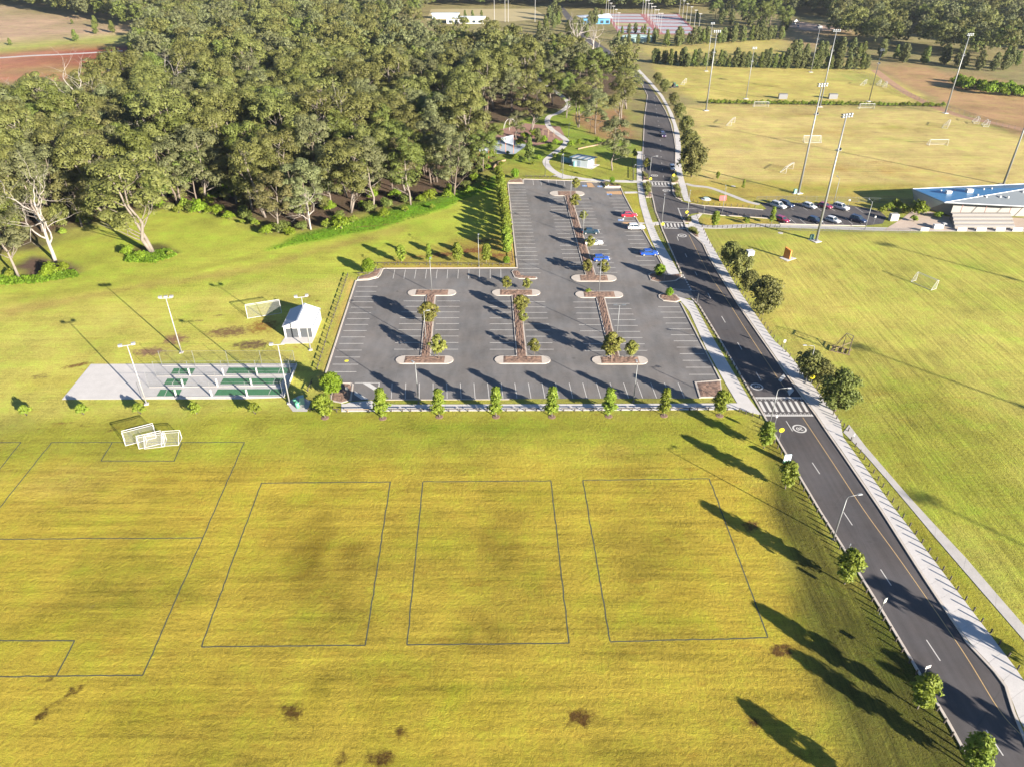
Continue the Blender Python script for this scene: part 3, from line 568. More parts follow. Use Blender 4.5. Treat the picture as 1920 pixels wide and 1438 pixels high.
def mulch_bed(poly, z, parent):
    bm = bmesh.new(); vs_ = [bm.verts.new((p[0], p[1], z)) for p in poly]; bm.faces.new(vs_); bmesh.ops.triangulate(bm, faces=bm.faces[:])
    for _ in range(5):
        e = [x for x in bm.edges if x.calc_length() > .7]
        if not e: break
        bmesh.ops.subdivide_edges(bm, edges=e, cuts=1); bmesh.ops.triangulate(bm, faces=bm.faces[:])
    for v in bm.verts:
        if not v.is_boundary: v.co.z += random.uniform(0, .12)
    bmesh.ops.recalc_face_normals(bm, faces=bm.faces[:])
    for f_ in bm.faces:
        if f_.normal.z < 0: f_.normal_flip()
    me = bpy.data.meshes.new('mulch'); bm.to_mesh(me); bm.free(); me.materials.append(MULCH)
    return link('mulch', me, parent)
def island(c1, c2, sp):
    P1, I1 = cap(*c1); P2, I2 = cap(*c2); s4 = GS(ZA(*sp))
    b = MB(); b.prism(P1, -.05, .14); root = struct(b.build('planted_island', KERB))
    b = MB(); b.prism(P2, -.05, .14); b.build('kerb', KERB, root); b = MB(); b.prism(s4, -.05, .136); b.build('kerb', KERB, root)
    mulch_bed(I1, .15, root); mulch_bed(I2, .15, root)
    a, b2, c, d = s4; w = lambda p, q, k2: p + (q - p).normalized() * k2
    mulch_bed([w(a, b2, .22), w(b2, a, .22), w(c, d, .22), w(d, c, .22)], .146, root)
island((612, 885, 730, 765), (545, 870, 1102, 1147), ((715, 758), (770, 758), (742, 1108), (683, 1108)))
island((1085, 1357, 730, 765), (1100, 1415, 1102, 1147), ((1195, 758), (1245, 758), (1284, 1108), (1222, 1108)))
island((1553, 1822, 740, 777), (1647, 1960, 1105, 1150), ((1668, 770), (1718, 770), (1806, 1112), (1748, 1112)))
island((1408, 1605, 178, 205), (1530, 1785, 648, 685), ((1490, 200), (1530, 200), (1672, 656), (1612, 656)))
def bed(poly_px, name='garden_bed', kerbed=True, z=.14):
    P = GS(poly_px); b = MB(); b.prism(P, -.05, z); root = struct(b.build(name, KERB if kerbed else MULCH))
    c = sum(P, Vector()) / len(P); mulch_bed([p + (c - p).normalized() * (.3 if kerbed else .02) for p in P], z + .012, root); return root
bed(ZA((1195, 630), (1205, 622), (1225, 622), (1238, 632), (1243, 655), (1335, 660), (1340, 667), (1330, 672), (1235, 670), (1210, 662)))
bed(ZB((480, 900), (505, 888), (650, 905), (742, 895), (748, 915), (700, 950), (560, 962), (500, 945)))
bed(ZB((562, 1062), (600, 1043), (700, 1058), (738, 1100), (700, 1116), (600, 1106), (565, 1085)))
bed([(1304, 717.5), (1351, 715), (1355, 745.5), (1312, 746)])
bed([(620, 739), (641, 718), (656, 719), (661.5, 723), (657, 751), (640, 756), (620, 752)], z=.06)
bed([(669.5, 525.5), (690, 524), (708, 519), (713, 512), (716, 504), (705, 506), (690, 515), (672, 520)], z=.1)
bed(ZR((205, 150), (390, 152), (392, 120), (360, 100), (230, 120)), z=.1)
bed(ZR((1335, 150), (1375, 205), (1560, 205), (1550, 180), (1400, 140)), z=.3)
bed(Z4((215, 190), (250, 210), (330, 330), (320, 350), (225, 350))); bed(Z4((230, 385), (310, 390), (345, 480), (365, 620), (270, 620), (240, 540)))
bed(Z4((680, 290), (790, 280), (800, 385), (690, 390), (665, 340))); bed(Z4((705, 420), (830, 430), (860, 650), (800, 640), (735, 560), (720, 500)))
bed(Z4((880, 990), (940, 930), (990, 960), (1010, 1040), (910, 1030))); bed(Z4((940, 1120), (1080, 1110), (1140, 1280), (1090, 1270), (980, 1190)))
# line marking of the junior pitches, sunk dark into the grass
def pitch(name, lines, w=.15):
    m = MB()
    for ln in lines:
        q = [p_ + Vector((random.gauss(0, .03), random.gauss(0, .03), 0)) for p_ in resample(GS(ln), max(2, int(plen(GS(ln)) / .9)))]; m.strip(q, w, .001, .006)
    return tag(m.build(name, DLINE), None, kind='structure')
pitch('pitch_line', [[(490, 905), (732, 903)], [(732, 903), (685, 1209)], [(685, 1209), (377, 1212)], [(377, 1212), (490, 905)]])
pitch('pitch_line', [[(793, 903), (1033, 901)], [(1033, 901), (1067, 1205)], [(1067, 1205), (763, 1208)], [(763, 1208), (793, 903)]])
pitch('pitch_line', [[(1093, 900), (1330, 897)], [(1330, 897), (1440, 1195)], [(1440, 1195), (1144, 1202)], [(1144, 1202), (1093, 900)]])
pitch('pitch_line', [[(97, 829), (458, 829)], [(458, 829), (380, 1008)], [(380, 1008), (268, 1265)], [(268, 1265), (-300, 1271)], [(97, 829), (-60, 1025)], [(210, 829.5), (189, 864)], [(189, 864), (327, 864)], [(327, 864), (340, 829.5)], [(380, 1008), (-150, 1011)], [(140, 1200), (-100, 1201)], [(140, 1200), (105, 1267)]])
pitch('pitch_line', [[(-200, 830), (39, 829)], [(39, 829), (-60, 955)]])
# ------------------------------------------------------------------ trees
def unit(n, r):
    v = r.normal(size=(n, 3)); return v / np.linalg.norm(v, axis=1)[:, None]
def cards(cent, rads, per, size, r, flat=.72, aspect=.55, outward=.9, up=.25, shell=.5, jit=.62):
    """leaf-sized quads spread over clumps: centres (n,3), radii (n,)"""
    n = len(cent); idx = np.repeat(np.arange(n), per); m = len(idx)
    d = unit(m, r); d[:, 2] = np.where(d[:, 2] < -.35, -d[:, 2], d[:, 2])
    rr = rads[idx] * (shell + (1 - shell) * r.random(m) ** .6)
    p = cent[idx] + d * rr[:, None] * np.array([1, 1, flat])
    nr = d * outward + unit(m, r) * jit + np.array([0, 0, up]); nr /= np.linalg.norm(nr, axis=1)[:, None]
    t = np.cross(nr, unit(m, r)); t /= np.linalg.norm(t, axis=1)[:, None] + 1e-9; bt = np.cross(nr, t)
    s = size * r.uniform(.6, 1.35, m)[:, None]; t = t * s; bt = bt * s * aspect
    return np.stack([p - t - bt * .35, p + bt * -.9, p + t - bt * .1, p + bt], 1)
def limb(mb, p0, d0, ln, r0, depth, r, ends, bend=.25, seg=4, up=.12, split=(2, 3), n=6, shrink=.62):
    p = Vector(p0); d = Vector(d0).normalized(); pts = [p.copy()]; rs = [r0]
    for i in range(seg):
        d = (d + Vector(r.normal(size=3) * bend * .5) + Vector((0, 0, up))).normalized(); p = p + d * (ln / seg); pts.append(p.copy()); rs.append(r0 * (1 - (i + 1) / seg * .55))
    mb.path(pts, rs, n)
    if depth == 0: ends.append(p.copy()); return
    for k2 in range(r.integers(split[0], split[1] + 1)):
        o = Vector(unit(1, r)[0]); dd = (d + o * .85).normalized()
        limb(mb, p if k2 < 2 else pts[-2], dd, ln * shrink * r.uniform(.8, 1.2), rs[-1] * .85, depth - 1, r, ends, bend, max(2, seg - 1), up, split, max(3, n - 1), shrink)
def tree_proto(name, seed, H, R, base, kind, leaf, bark, nclump, crad, per, lsize, trunk_r=.3, cat='tree', label=''):
    r = np.random.default_rng(seed); mb = MB(); ends = []
    if kind == 'gum':
        nst = 1 if (r.random() < .6 or H < 8) else 2; hb = H * base
        for s_ in range(nst):
            a = r.random() * 6.28; off = Vector((math.cos(a), math.sin(a), 0)) * (.45 if nst > 1 else 0)
            d = (Vector((r.normal() * .05, r.normal() * .05, 1)) + off * .2).normalized(); tp = [off + Vector((0, 0, -.2))]; tr = [trunk_r]
            for k2 in range(1, 6): tp.append(off + d * (H * .84 * k2 / 5) + Vector((r.normal(), r.normal(), 0)) * (H * .012)); tr.append(trunk_r * (1 - k2 / 5 * .82))
            mb.path(tp, tr, 8); ends.append(tp[-1].copy())
            for k2 in range(10 if nst == 1 else 7):
                f_ = r.uniform(base * .8, .82); a2 = k2 * 2.4 + r.random(); q = tp[0].lerp(tp[-1], f_ / .84 if f_ < .84 else 1); el = r.uniform(.45, 1.0)
                limb(mb, q, (math.cos(a2), math.sin(a2), el), R * r.uniform(.55, .8) * (1.15 - .5 * f_), trunk_r * .42 * (1 - f_ * .6), 1, r, ends, up=.1, seg=3, n=5)
        cz = H * (base + 1) / 2; hz = H * (1 - base) / 2
        E_ = np.array([tuple(e) for e in ends]); q = (E_ - np.array([0, 0, cz])) / np.array([R, R, hz]); l = np.linalg.norm(q, axis=1); q = q / np.maximum(1, l / .92)[:, None]
        E_ = q * np.array([R, R, hz]) + np.array([0, 0, cz])
        ex = unit(max(6, nclump - len(E_)), r); ex[:, 2] = np.where(ex[:, 2] < -.3, -ex[:, 2], ex[:, 2]); ex = ex * (r.uniform(.66, .95, len(ex))[:, None]) * np.array([R, R, hz]) + np.array([0, 0, cz])
        cent = np.concatenate([E_, ex])[:nclump + 8]; rads = crad * r.uniform(.6, 1.3, len(cent)); V = cards(cent, rads, per, lsize, r, flat=.8, outward=1.6, jit=.5, shell=.62)
    elif kind in ('cone', 'column', 'oval'):
        hb = H * base; mb.path([Vector((0, 0, -.15)), Vector((r.normal() * .05, r.normal() * .05, H * .5)), Vector((0, 0, H * .92))], [trunk_r, trunk_r * .6, trunk_r * .15], 6)
        n = nclump; t = r.random(n) ** .85
        if kind == 'cone': prof = np.clip(1.12 - t, .12, 1) ** .75 * np.clip(t * 6 + .45, 0, 1)
        elif kind == 'column': prof = np.clip((1 - t) * 4 + .25, 0, 1) * np.clip(t * 6 + .5, 0, 1)
        else: prof = np.sqrt(np.clip(1 - (2 * t - .95) ** 2, .08, 1))
        a = r.random(n) * 6.28; rr = R * prof * r.uniform(.45, 1.0, n) - crad * .4; rr = np.maximum(rr, 0)
        cent = np.stack([rr * np.cos(a), rr * np.sin(a), hb + t * (H - hb - crad * .5)], 1)
        for c_ in cent[::5]: mb.tube((0, 0, max(hb * .8, c_[2] - .8)), tuple(c_), trunk_r * .22, .01, 3)
        V = cards(cent, crad * r.uniform(.7, 1.25, n), per, lsize, r, flat=.85)
    elif kind == 'bush':
        for k2 in range(5): mb.tube((0, 0, -.05), (r.normal() * R * .4, r.normal() * R * .4, H * .6), .04, .01, 4)
        cent = unit(nclump, r) * r.uniform(.3, .8, nclump)[:, None] * np.array([R, R, H * .5]) + np.array([0, 0, H * .5]); V = cards(cent, crad * r.uniform(.7, 1.2, nclump), per, lsize, r)
    elif kind == 'sedge':
        m = per; a = r.random(m) * 6.28; el = r.uniform(.5, 1.35, m); L = H * r.uniform(.7, 1.25, m)
        d = np.stack([np.cos(a) * np.cos(el), np.sin(a) * np.cos(el), np.sin(el)], 1); sd = np.stack([-np.sin(a), np.cos(a), np.zeros(m)], 1) * lsize
        p0 = np.stack([r.normal(size=m) * R * .3, r.normal(size=m) * R * .3, np.zeros(m)], 1); tip = p0 + d * L[:, None]; V = np.stack([p0 - sd, p0 + sd, tip + sd * .4, tip - sd * .4], 1)
        mb.tube((0, 0, -.03), (0, 0, H * .2), R * .2, .02, 5)
    root = thing(name, label, cat)
    mb.build('trunk' if kind not in ('bush', 'sedge') else 'stem', bark, root, True)
    link('crown' if cat == 'tree' else 'foliage', np_mesh('foliage', V, 4, [leaf]), root)
    return root
def dead_proto(name, seed, H, label):
    r = np.random.default_rng(seed); mb = MB(); ends = []
    tp = [Vector((0, 0, -.2))]
    for k2 in range(1, 7): tp.append(tp[-1] + Vector((r.normal() * .03, r.normal() * .03, 1)) * (H * .1))
    mb.path(tp, [.36, .32, .29, .26, .22, .18, .12], 8); ends.append(tp[-1])
    for k2 in range(9):
        a = k2 * 2.4 + r.random() * .6; f_ = .3 + .7 * k2 / 8; q = tp[0].lerp(tp[-1], f_)
        limb(mb, q, (math.cos(a), math.sin(a), r.uniform(.5, 1.1)), H * r.uniform(.2, .27),   .19 * (1.3 - .7 * f_), 2, r, ends, bend=.55, up=.1, split=(2, 3), shrink=.72, seg=4)
    root = thing(name, label, 'tree'); m = MB(); m.v, m.f, m.mi = mb.v, mb.f, mb.mi; m.build('trunk', DEADW, root, True); return root

LG = [leaf_mat('gum_leaves_olive', (.060, .070, .018), (.168, .166, .044)), leaf_mat('gum_leaves_grey', (.062, .074, .030), (.158, .162, .066)), leaf_mat('gum_leaves_green', (.052, .074, .015), (.146, .166, .034)), leaf_mat('gum_leaves_brown', (.072, .074, .024), (.176, .162, .056))]
LBRIGHT = leaf_mat('bright_green_leaves', (.070, .140, .006), (.210, .320, .020), .35)
LSTREET = leaf_mat('street_tree_leaves', (.070, .115, .010), (.235, .275, .030), .32)
LISL = leaf_mat('bronze_gum_leaves', (.078, .090, .016), (.235, .225, .044), .32)
LDARK = leaf_mat('dark_pine_leaves', (.040, .052, .015), (.135, .145, .042), .2)
LBUSH = leaf_mat('lime_shrub_leaves', (.070, .120, .006), (.220, .285, .020), .35)
LWEED = leaf_mat('lush_weed_leaves', (.068, .120, .008), (.185, .265, .020), .4)
LSEDGE = leaf_mat('sedge_leaves', (.085, .100, .022), (.250, .250, .070), .3)

FL = 'tall olive gum tree standing in the dense woodland'
GUMS = [tree_proto('gum_tree', 21 + i, *a, label=FL) for i, a in enumerate([
    (24, 6.0, .16, 'gum', LG[0], BARK, 56, 1.85, 150, .27, .34), (21, 5.4, .12, 'gum', LG[1], BARK, 50, 1.7, 150, .27, .30), (26, 6.6, .20, 'gum', LG[0], BARK, 60, 1.95, 150, .29, .38),
    (19, 5.6, .08, 'gum', LG[2], BARKD, 50, 1.75, 150, .27, .28), (22, 5.0, .14, 'gum', LG[2], BARK, 48, 1.65, 150, .26, .28), (20, 6.0, .16, 'gum', LG[3], BARK, 46, 1.6, 120, .26, .32), (23, 5.4, .10, 'gum', LG[1], BARKD, 52, 1.7, 150, .27, .30)])]
STREET = tree_proto('street_tree', 61, 5.2, 1.05, .18, 'cone', LSTREET, BARK, 62, .46, 42, .17, .08, label='x')
STREET2 = tree_proto('street_tree', 62, 5.0, 1.2, .16, 'oval', LSTREET, BARK, 66, .5, 40, .18, .09, label='x')
ROUND = tree_proto('round_tree', 63, 4.2, 1.9, .16, 'oval', LBRIGHT, BARK, 95, .6, 48, .17, .1, label='x')
ISLT = tree_proto('island_tree', 64, 4.5, 1.55, .28, 'oval', LISL, BARK, 58, .5, 46, .18, .07, label='x')
YOUNG = tree_proto('young_street_tree', 74, 5.2, 1.25, .26, 'gum', LSTREET, BARK, 30, .42, 34, .2, .07, label='x')
ISLT2 = tree_proto('island_tree', 65, 4.2, 1.3, .34, 'oval', LISL, BARKD, 36, .44, 40, .18, .06, label='x')
HEDGET = tree_proto('hedge_tree', 66, 5.6, 1.35, .06, 'column', LSTREET, BARKD, 85, .62, 40, .2, .1, label='x')
WIND = tree_proto('windbreak_tree', 67, 9.5, 2.5, .05, 'oval', LDARK, BARKD, 80, 1.0, 36, .34, .18, label='x')
WIND2 = tree_proto('windbreak_tree', 68, 8.5, 2.1, .05, 'cone', LG[2], BARKD, 70, .95, 36, .34, .16, label='x')
WATTLE = tree_proto('roadside_tree', 69, 7.5, 3.2, .12, 'oval', LG[0], BARKD, 70, 1.15, 66, .27, .16, label='x')
FIG = tree_proto('roadside_tree', 70, 8.8, 4.0, .14, 'oval', LG[2], BARKD, 110, 1.2, 60, .26, .25, label='x')
BUSH = tree_proto('shrub', 71, 2.6, 1.9, 0, 'bush', LBUSH, BARKD, 26, .75, 46, .2, cat='shrub', label='x')
BUSH2 = tree_proto('shrub', 72, 2.0, 1.2, 0, 'bush', LSTREET, BARKD, 20, .5, 46, .16, cat='shrub', label='x')
BUSH3 = tree_proto('shrub', 75, 2.4, 1.6, 0, 'bush', LG[2], BARKD, 24, .65, 60, .17, cat='shrub', label='x')
SEDGE = tree_proto('tussock', 73, .8, .5, 0, 'sedge', LSEDGE, BARKD, 0, 0, 70, .03, cat='plant', label='x')
DEADS = [dead_proto('dead_tree', 81, 24, 'x'), dead_proto('dead_tree', 82, 18, 'x'), dead_proto('dead_tree', 83, 20, 'x')]
PROTOS = GUMS + [STREET, STREET2, ROUND, ISLT, YOUNG, ISLT2, HEDGET, WIND, WIND2, WATTLE, FIG, BUSH, BUSH2, BUSH3, SEDGE] + DEADS
for t in PROTOS: proto(t)
USED = set()
def nth(i):
    i += 1; return f"{i}{'th' if 10 < i % 100 < 14 else {1: 'st', 2: 'nd', 3: 'rd'}.get(i % 10, 'th')}"
def counted(pts, i, n):
    if n == 1: return ''
    (u0, v0), (u1, v1) = pts[0], pts[-1]
    return ', ' + nth(i) + ' from ' + (('left' if u1 > u0 else 'right') if abs(u1 - u0) > 1.6 * abs(v1 - v0) else ('far end' if v1 > v0 else 'near end'))
def near_what(u): return 'at the left edge' if u < 160 else 'near the lone lawn gum' if u < 340 else 'in the dark notch' if u < 470 else 'by the split trunk' if u < 600 else 'above the lime bushes' if u < 690 else 'above the weed strip' if u < 800 else 'near the hedge row'
def plant(pr, loc, s=1.0, label=None, group=None, rz=None, sxy=None):
    rz = random.uniform(0, 6.28) if rz is None else rz; sc = (s * (sxy or 1), s * (sxy or 1), s)
    if pr.name not in USED:
        USED.add(pr.name); pr.location = loc; pr.rotation_euler = (0, 0, rz); pr.scale = sc
        if label: pr['label'] = label
        if group: pr['group'] = group
        return pr
    return copy_tree(pr, None, loc, rz, sc, label, group)
def at(u, v): return G(u, v)
def in_poly(x, y, P):
    c = False
    for a, b2 in zip(P, P[1:] + P[:1]):
        if (a[1] > y) != (b2[1] > y) and x < (b2[0] - a[0]) * (y - a[1]) / (b2[1] - a[1]) + a[0]: c = not c
    return c
# trees one can point to, at the woodland edge and in the park
HERO = [(0, 290, 474, 1.1, 'big leaning gum tree standing alone on lawn before the woodland', None), (1, 36, 522, .95, 'gum clump with pale twin trunks at far left edge', None), (3, 10, 470, .9, 'dark gum behind the pale dead tree at left edge', None),
    (5, 522, 436, .82, 'slim grey gum at the woodland edge beside a bare split trunk', None), (6, 578, 425, .85, 'gum tree behind the split dead trunk at woodland edge', None), (1, 700, 392, .95, 'gum rising over mulch bank above the green weed strip', None), (4, 770, 385, .9, 'dense gum with several dark trunks above weed strip', None),
    (6, 850, 366, .9, 'spreading gum with low forked trunk near the hedge row', None), (0, 655, 400, .9, 'gum above the lime bushes at woodland edge', None), (3, 905, 322, .75, 'gum overhanging the playground shade sails', None), (5, 885, 300, .85, 'grey gum left of the playground', None), (4, 928, 296, .55, 'small green gum before the playground shade sails', None), (1, 968, 262, .5, 'small grey gum beside the climbing arch', None),
    (0, 994, 247, .86, 'big pale trunked gum in the middle of the playground', None), (4, 1062, 222, .82, 'straight gum beside the curved garden path', None), (2, 1085, 240, .72, 'tall gum on the bare mulch beside the garden path', None), (6, 1116, 252, .78, 'leaning gum at the edge of mulch near the road', None),
    (1, 1148, 320, .82, 'pale forked gum on the lawn beside toilet block', None), (2, 1160, 235, .74, 'broad gum shading the road bend', None), (5, 1105, 214, .8, 'gum behind the mulched park grove', None), (0, 1176, 205, .8, 'gum leaning over the road where it bends away', None), (3, 1035, 200, .85, 'gum behind the path bend in the park', None), (6, 960, 208, .8, 'gum behind the climbing arch', None)]
for i, u, v, s, lb, g in HERO: plant(GUMS[i], at(u, v), s, lb, g, sxy=1.4 if u == 290 else 1.18)
plant(DEADS[0], at(104, 490), 1.05, 'large bleached dead tree on lawn at left edge', None, 1.0, 1.25)
plant(DEADS[1], at(583, 431), .8, 'split dead trunk with thin branches at woodland edge', None, 2.2)
for u, v, s, lb in ((175, 275, 1.0, 'white dead tree among olive gums in upper left woodland'), (340, 240, 1.05, 'grey dead tree in the middle of the woodland'), (450, 215, .95, 'bare white limbed tree under the far woodland canopy'), (1080, 118, 1.2, 'bleached dead tree beside the far road'), (1110, 125, 1.1, 'bare tree beside the courts end of the woodland'), (30, 265, 1.0, 'white branched dead tree at left edge of woodland'), (300, 320, .9, 'dead tree with upright limbs above the big lawn gum'), (640, 330, .85, 'thin dead tree in the woodland above the weed strip')):
    plant(DEADS[random.randrange(3)], at(u, v), s * 1.38, lb, sxy=1.1)
# the woodland: the nearest 300 trees as trees, the rest behind as one mass
forest = GS([(-420, 560), (0, 470), (60, 440), (190, 425), (260, 408), (330, 384), (430, 388), (520, 415), (590, 405), (640, 380), (720, 366), (800, 356), (862, 332), (880, 300), (880, 262), (900, 232), (945, 205), (1010, 188), (1120, 185), (1192, 166), (1180, 152), (1080, 134), (1000, 122), (900, 112), (800, 98), (720, 72), (640, 58), (420, 52), (300, 64), (268, 110), (264, 170), (230, 226), (150, 252), (60, 264), (-420, 292)])
keep = [G(u, v) for _, u, v, *_ in HERO] + [G(104, 490)]
pts = []
cell = {}
for _ in range(26000):
    u, v = random.uniform(-330, 1200), random.uniform(45, 540); p_ = G(u, v)
    if random.random() > (0.15 + .85 * min(1, (230 / p_.y) ** -3.0 if p_.y < 230 else 1)): pass
    if not in_poly(p_.x, p_.y, forest): continue
    dmin = 7.6 if p_.y < 330 else 8.4
    kx, ky = int(p_.x // 8), int(p_.y // 8); ok = True
    for i in (-1, 0, 1):
        for j in (-1, 0, 1):
            for q in cell.get((kx + i, ky + j), ()):
                if (q - p_).length < dmin: ok = False; break
    if not ok or any((q - p_).length < 5 for q in keep): continue
    cell.setdefault((kx, ky), []).append(p_); pts.append(p_)
def in_frame(p_, m=60):
    d = p_.y * _ct + (CAM_H - 10) * _st; u = 960 + FOCAL * p_.x / d; return -m < u < 1920 + m
vis = sorted([p_ for p_ in pts if in_frame(p_, 40)], key=lambda q: q.length); rest = vis[272:] + [p_ for p_ in pts if not in_frame(p_, 40)]
for i, p_ in enumerate(vis[:272]):
    q = p_.length; gi_ = random.choices(range(7), (4, 3, 3, 4, 3, 2, 3))[0]; look = ('olive', 'grey green', 'broad olive', 'deep green', 'slim green', 'brownish', 'tall grey green')[gi_]
    u_ = 960 + FOCAL * p_.x / (p_.y * _ct + CAM_H * _st)
    side = 'left edge' if u_ < 200 else 'above the lone lawn gum' if u_ < 420 else 'above the weed strip' if u_ < 700 else 'left of the playground' if u_ < 900 else 'behind the playground'
    dep = 'front rows' if q < 215 else 'second rows' if q < 250 else 'middle rows' if q < 300 else 'far rows'
    lb = f'{look} gum in the {dep} of the woodland, ' + ('at the ' if side == 'left edge' else '') + side; g = f'{look} gums in the woodland {dep}, {side}'
    sv = random.choice((random.uniform(.62, .85), random.uniform(.85, 1.1), random.uniform(.95, 1.2))); plant(GUMS[gi_], p_, sv, lb, g, sxy=random.uniform(1.0, 1.25))
# shrubs and weeds at the woodland edge
for p_ in resample(GS([(330, 398), (430, 406), (500, 436), (560, 440), (600, 428), (650, 410), (720, 394), (800, 382), (880, 356), (905, 325), (912, 300)]), 24):
    plant(random.choice((BUSH3, BUSH3, BUSH)), p_ + Vector((random.uniform(-3, 3), random.uniform(.5, 5), 0)), random.uniform(.7, 1.6), 'dense fringe shrub along the woodland foot ' + near_what(960 + FOCAL * p_.x / (p_.y * _ct + CAM_H * _st)), 'fringe shrubs along the woodland foot')
for p_ in resample(GS([(0, 450), (60, 435), (190, 418), (260, 402), (330, 380), (430, 382), (520, 408), (590, 400), (640, 374), (720, 360), (800, 350), (862, 328), (884, 300)]), 34):
    plant(random.choice((WATTLE, GUMS[3], WATTLE)), p_ + Vector((random.uniform(-2, 2), random.uniform(-1, 4), 0)), random.uniform(.45, .62) if random.random() < .3 else random.uniform(.6, .95), 'low understorey tree in the woodland front ' + near_what(960 + FOCAL * p_.x / (p_.y * _ct + CAM_H * _st)), 'understorey trees at the woodland front')
for u, v, s in [(612, 428, 1.5), (640, 430, 1.5), (662, 418, 1.1), (350, 392, 1.6), (375, 400, 1.4), (410, 402, 1.3), (430, 412, .9), (395, 385, 1.7), (455, 420, .8), (500, 440, .9), (545, 442, .9), (720, 408, .9), (760, 398, .9), (810, 392, .9), (700, 372, 1.2), (680, 390, 1.0), (742, 372, 1.2), (790, 380, 1.0), (840, 372, .9), (905, 352, .9), (915, 340, .9), (880, 362, .8), (20, 520, 1.1), (95, 518, 1.4), (122, 508, 1.0), (240, 478, .9), (265, 484, .7), (318, 480, .8), (335, 400, 1.2), (480, 425, 1.0), (560, 402, 1.1), (620, 395, 1.1), (300, 392, 1.1), (160, 420, 1.2), (215, 415, 1.2), (120, 440, 1.0)]:
    plant(random.choice((BUSH, BUSH2)), at(u, v), s * random.uniform(.85, 1.15), 'leafy green shrub at the foot of the woodland ' + near_what(u), 'shrubs at the foot of the woodland')
def ground_cover(name, polys, n, size, leaf, label, h=.35):
    P = [GS(q) for q in polys]; out = []
    for poly in P:
        xs = [p_.x for p_ in poly]; ys = [p_.y for p_ in poly]; k2 = 0
        while k2 < n:
            x, y = random.uniform(min(xs), max(xs)), random.uniform(min(ys), max(ys)); k2 += 1
            if in_poly(x, y, poly): out.append((x, y, random.random() * h))
    C_ = np.array(out); V = cards(C_, np.full(len(C_), .3), 3, size, RNG, outward=.3, up=.7)
    o = link(name, np_mesh(name, V, 4, [leaf])); return tag(o, label, name.replace('_', ' '), kind='stuff')
ground_cover('weeds', [[(500, 472), (590, 452), (700, 432), (800, 404), (930, 352), (930, 336), (860, 352), (700, 404), (560, 442)]], 11000, .15, LWEED, 'lush lime green weeds along the woodland edge', .1)
ground_cover('creeper', [[(0, 535), (60, 533), (150, 520), (140, 508), (60, 520), (0, 520)], [(235, 492), (290, 494), (332, 480), (318, 470), (240, 478)], [(395, 335), (460, 345), (450, 372), (385, 372)]], 2600, .3, LWEED, 'green creeper around the lawn trees and clearing', .5)
# trees and shrubs of the car park, the lawns and the roadside
SG = 'columnar street trees along the car park footpath'
for j, (u, v) in enumerate([(609.5, 783), (717.5, 784), (823.6, 781), (930, 781), (1034.6, 781), (1141, 780), (1244.7, 779), (1349, 779)]):
    plant((STREET2, STREET, STREET, STREET, STREET, STREET, STREET, STREET2)[j], at(u, v), random.choice((.86, .95, 1.04, 1.12)), sxy=random.uniform(1.1, 1.4), label=['leftmost', 'second', 'third', 'fourth', 'fifth', 'sixth', 'seventh', 'last'][j] + ' slim street tree from left along the car park footpath', group=SG)
    q = at(u, v); b = MB(); b.tube((q.x, q.y, -.02), (q.x, q.y, .05), .75, .55, 12); tag(b.build('mulch_ring', MULCH), 'ring of bark mulch at the foot of the ' + ['leftmost', 'second', 'third', 'fourth', 'fifth', 'sixth', 'seventh', 'last'][j] + ' footpath street tree', 'mulch')
for j, (u, v, s) in enumerate([(50, 779, .92), (157, 777.5, .95), (264, 776, .95), (369, 776, .98), (479, 776, 1.0)]):
    plant(BUSH2, at(u, v), s * 1.35, ['leftmost', 'second', 'third', 'fourth', 'last'][j] + ' bushy young tree from left below the cricket nets', 'young bushy trees below the nets', sxy=.75)
for u, v, pr, s, lb in [(1432, 840, STREET2, 1.05, 'leafy street tree at the near corner of the zebra crossing'), (1472, 916, STREET2, 1.05, 'leafy street tree beside the green notice board'), (1583, 1094, STREET2, 1.22, 'round street tree beside the near left kerb'), (1720, 1328, STREET2, 1.12, 'sparse young street tree beside white sign on near verge'), (1815, 1441, STREET2, 1.1, 'sparse young street tree cut by the bottom edge'),
    (623, 741, ROUND, 1.08, 'round bright green tree in mulch at car park corner'), (692, 513, ROUND, .9, 'round bright tree at the top left car park corner'),
    (1236.6, 519, ROUND, .75, 'small round tree on planter above the car park entry'), (1254.5, 556, ROUND, .5, 'small round tree on planter below the car park entry'),
    (753, 494.5, STREET2, .98, 'first of the street trees from left above the upper car park edge'), (805.4, 494.5, STREET, .95, 'second of the street trees from left above the upper car park edge'), (858.8, 494.5, STREET2, 1.12, 'third of the street trees from left above the upper car park edge'), (911.6, 494.5, STREET2, 1.05, 'fourth of the street trees from left above the upper car park edge'), (950, 496, ROUND, .5, 'short clipped tree at the lower end of hedge row'),
    (965, 336, ROUND, .8, 'round tree at the top corner of upper car park'), (1147, 345, ROUND, .52, 'small round tree in planter by accessible bays'),
    (1345, 338, STREET2, .55, 'small lone sapling on the lawn above the field path'), (1393, 356, STREET, .62, 'second small sapling on the lawn above the field path'), (1339, 428, STREET2, .98, 'columnar tree on the triangle lawn by side road'), (1399, 420, BUSH2, .9, 'low shrub on the triangle lawn by side road'), (1446, 421, STREET, .95, 'columnar tree at the clubhouse car park entrance'), (932, 322, BUSH, .7, 'shrub at the end of playground garden wall')]:
    plant(pr, at(u, v), s, lb)
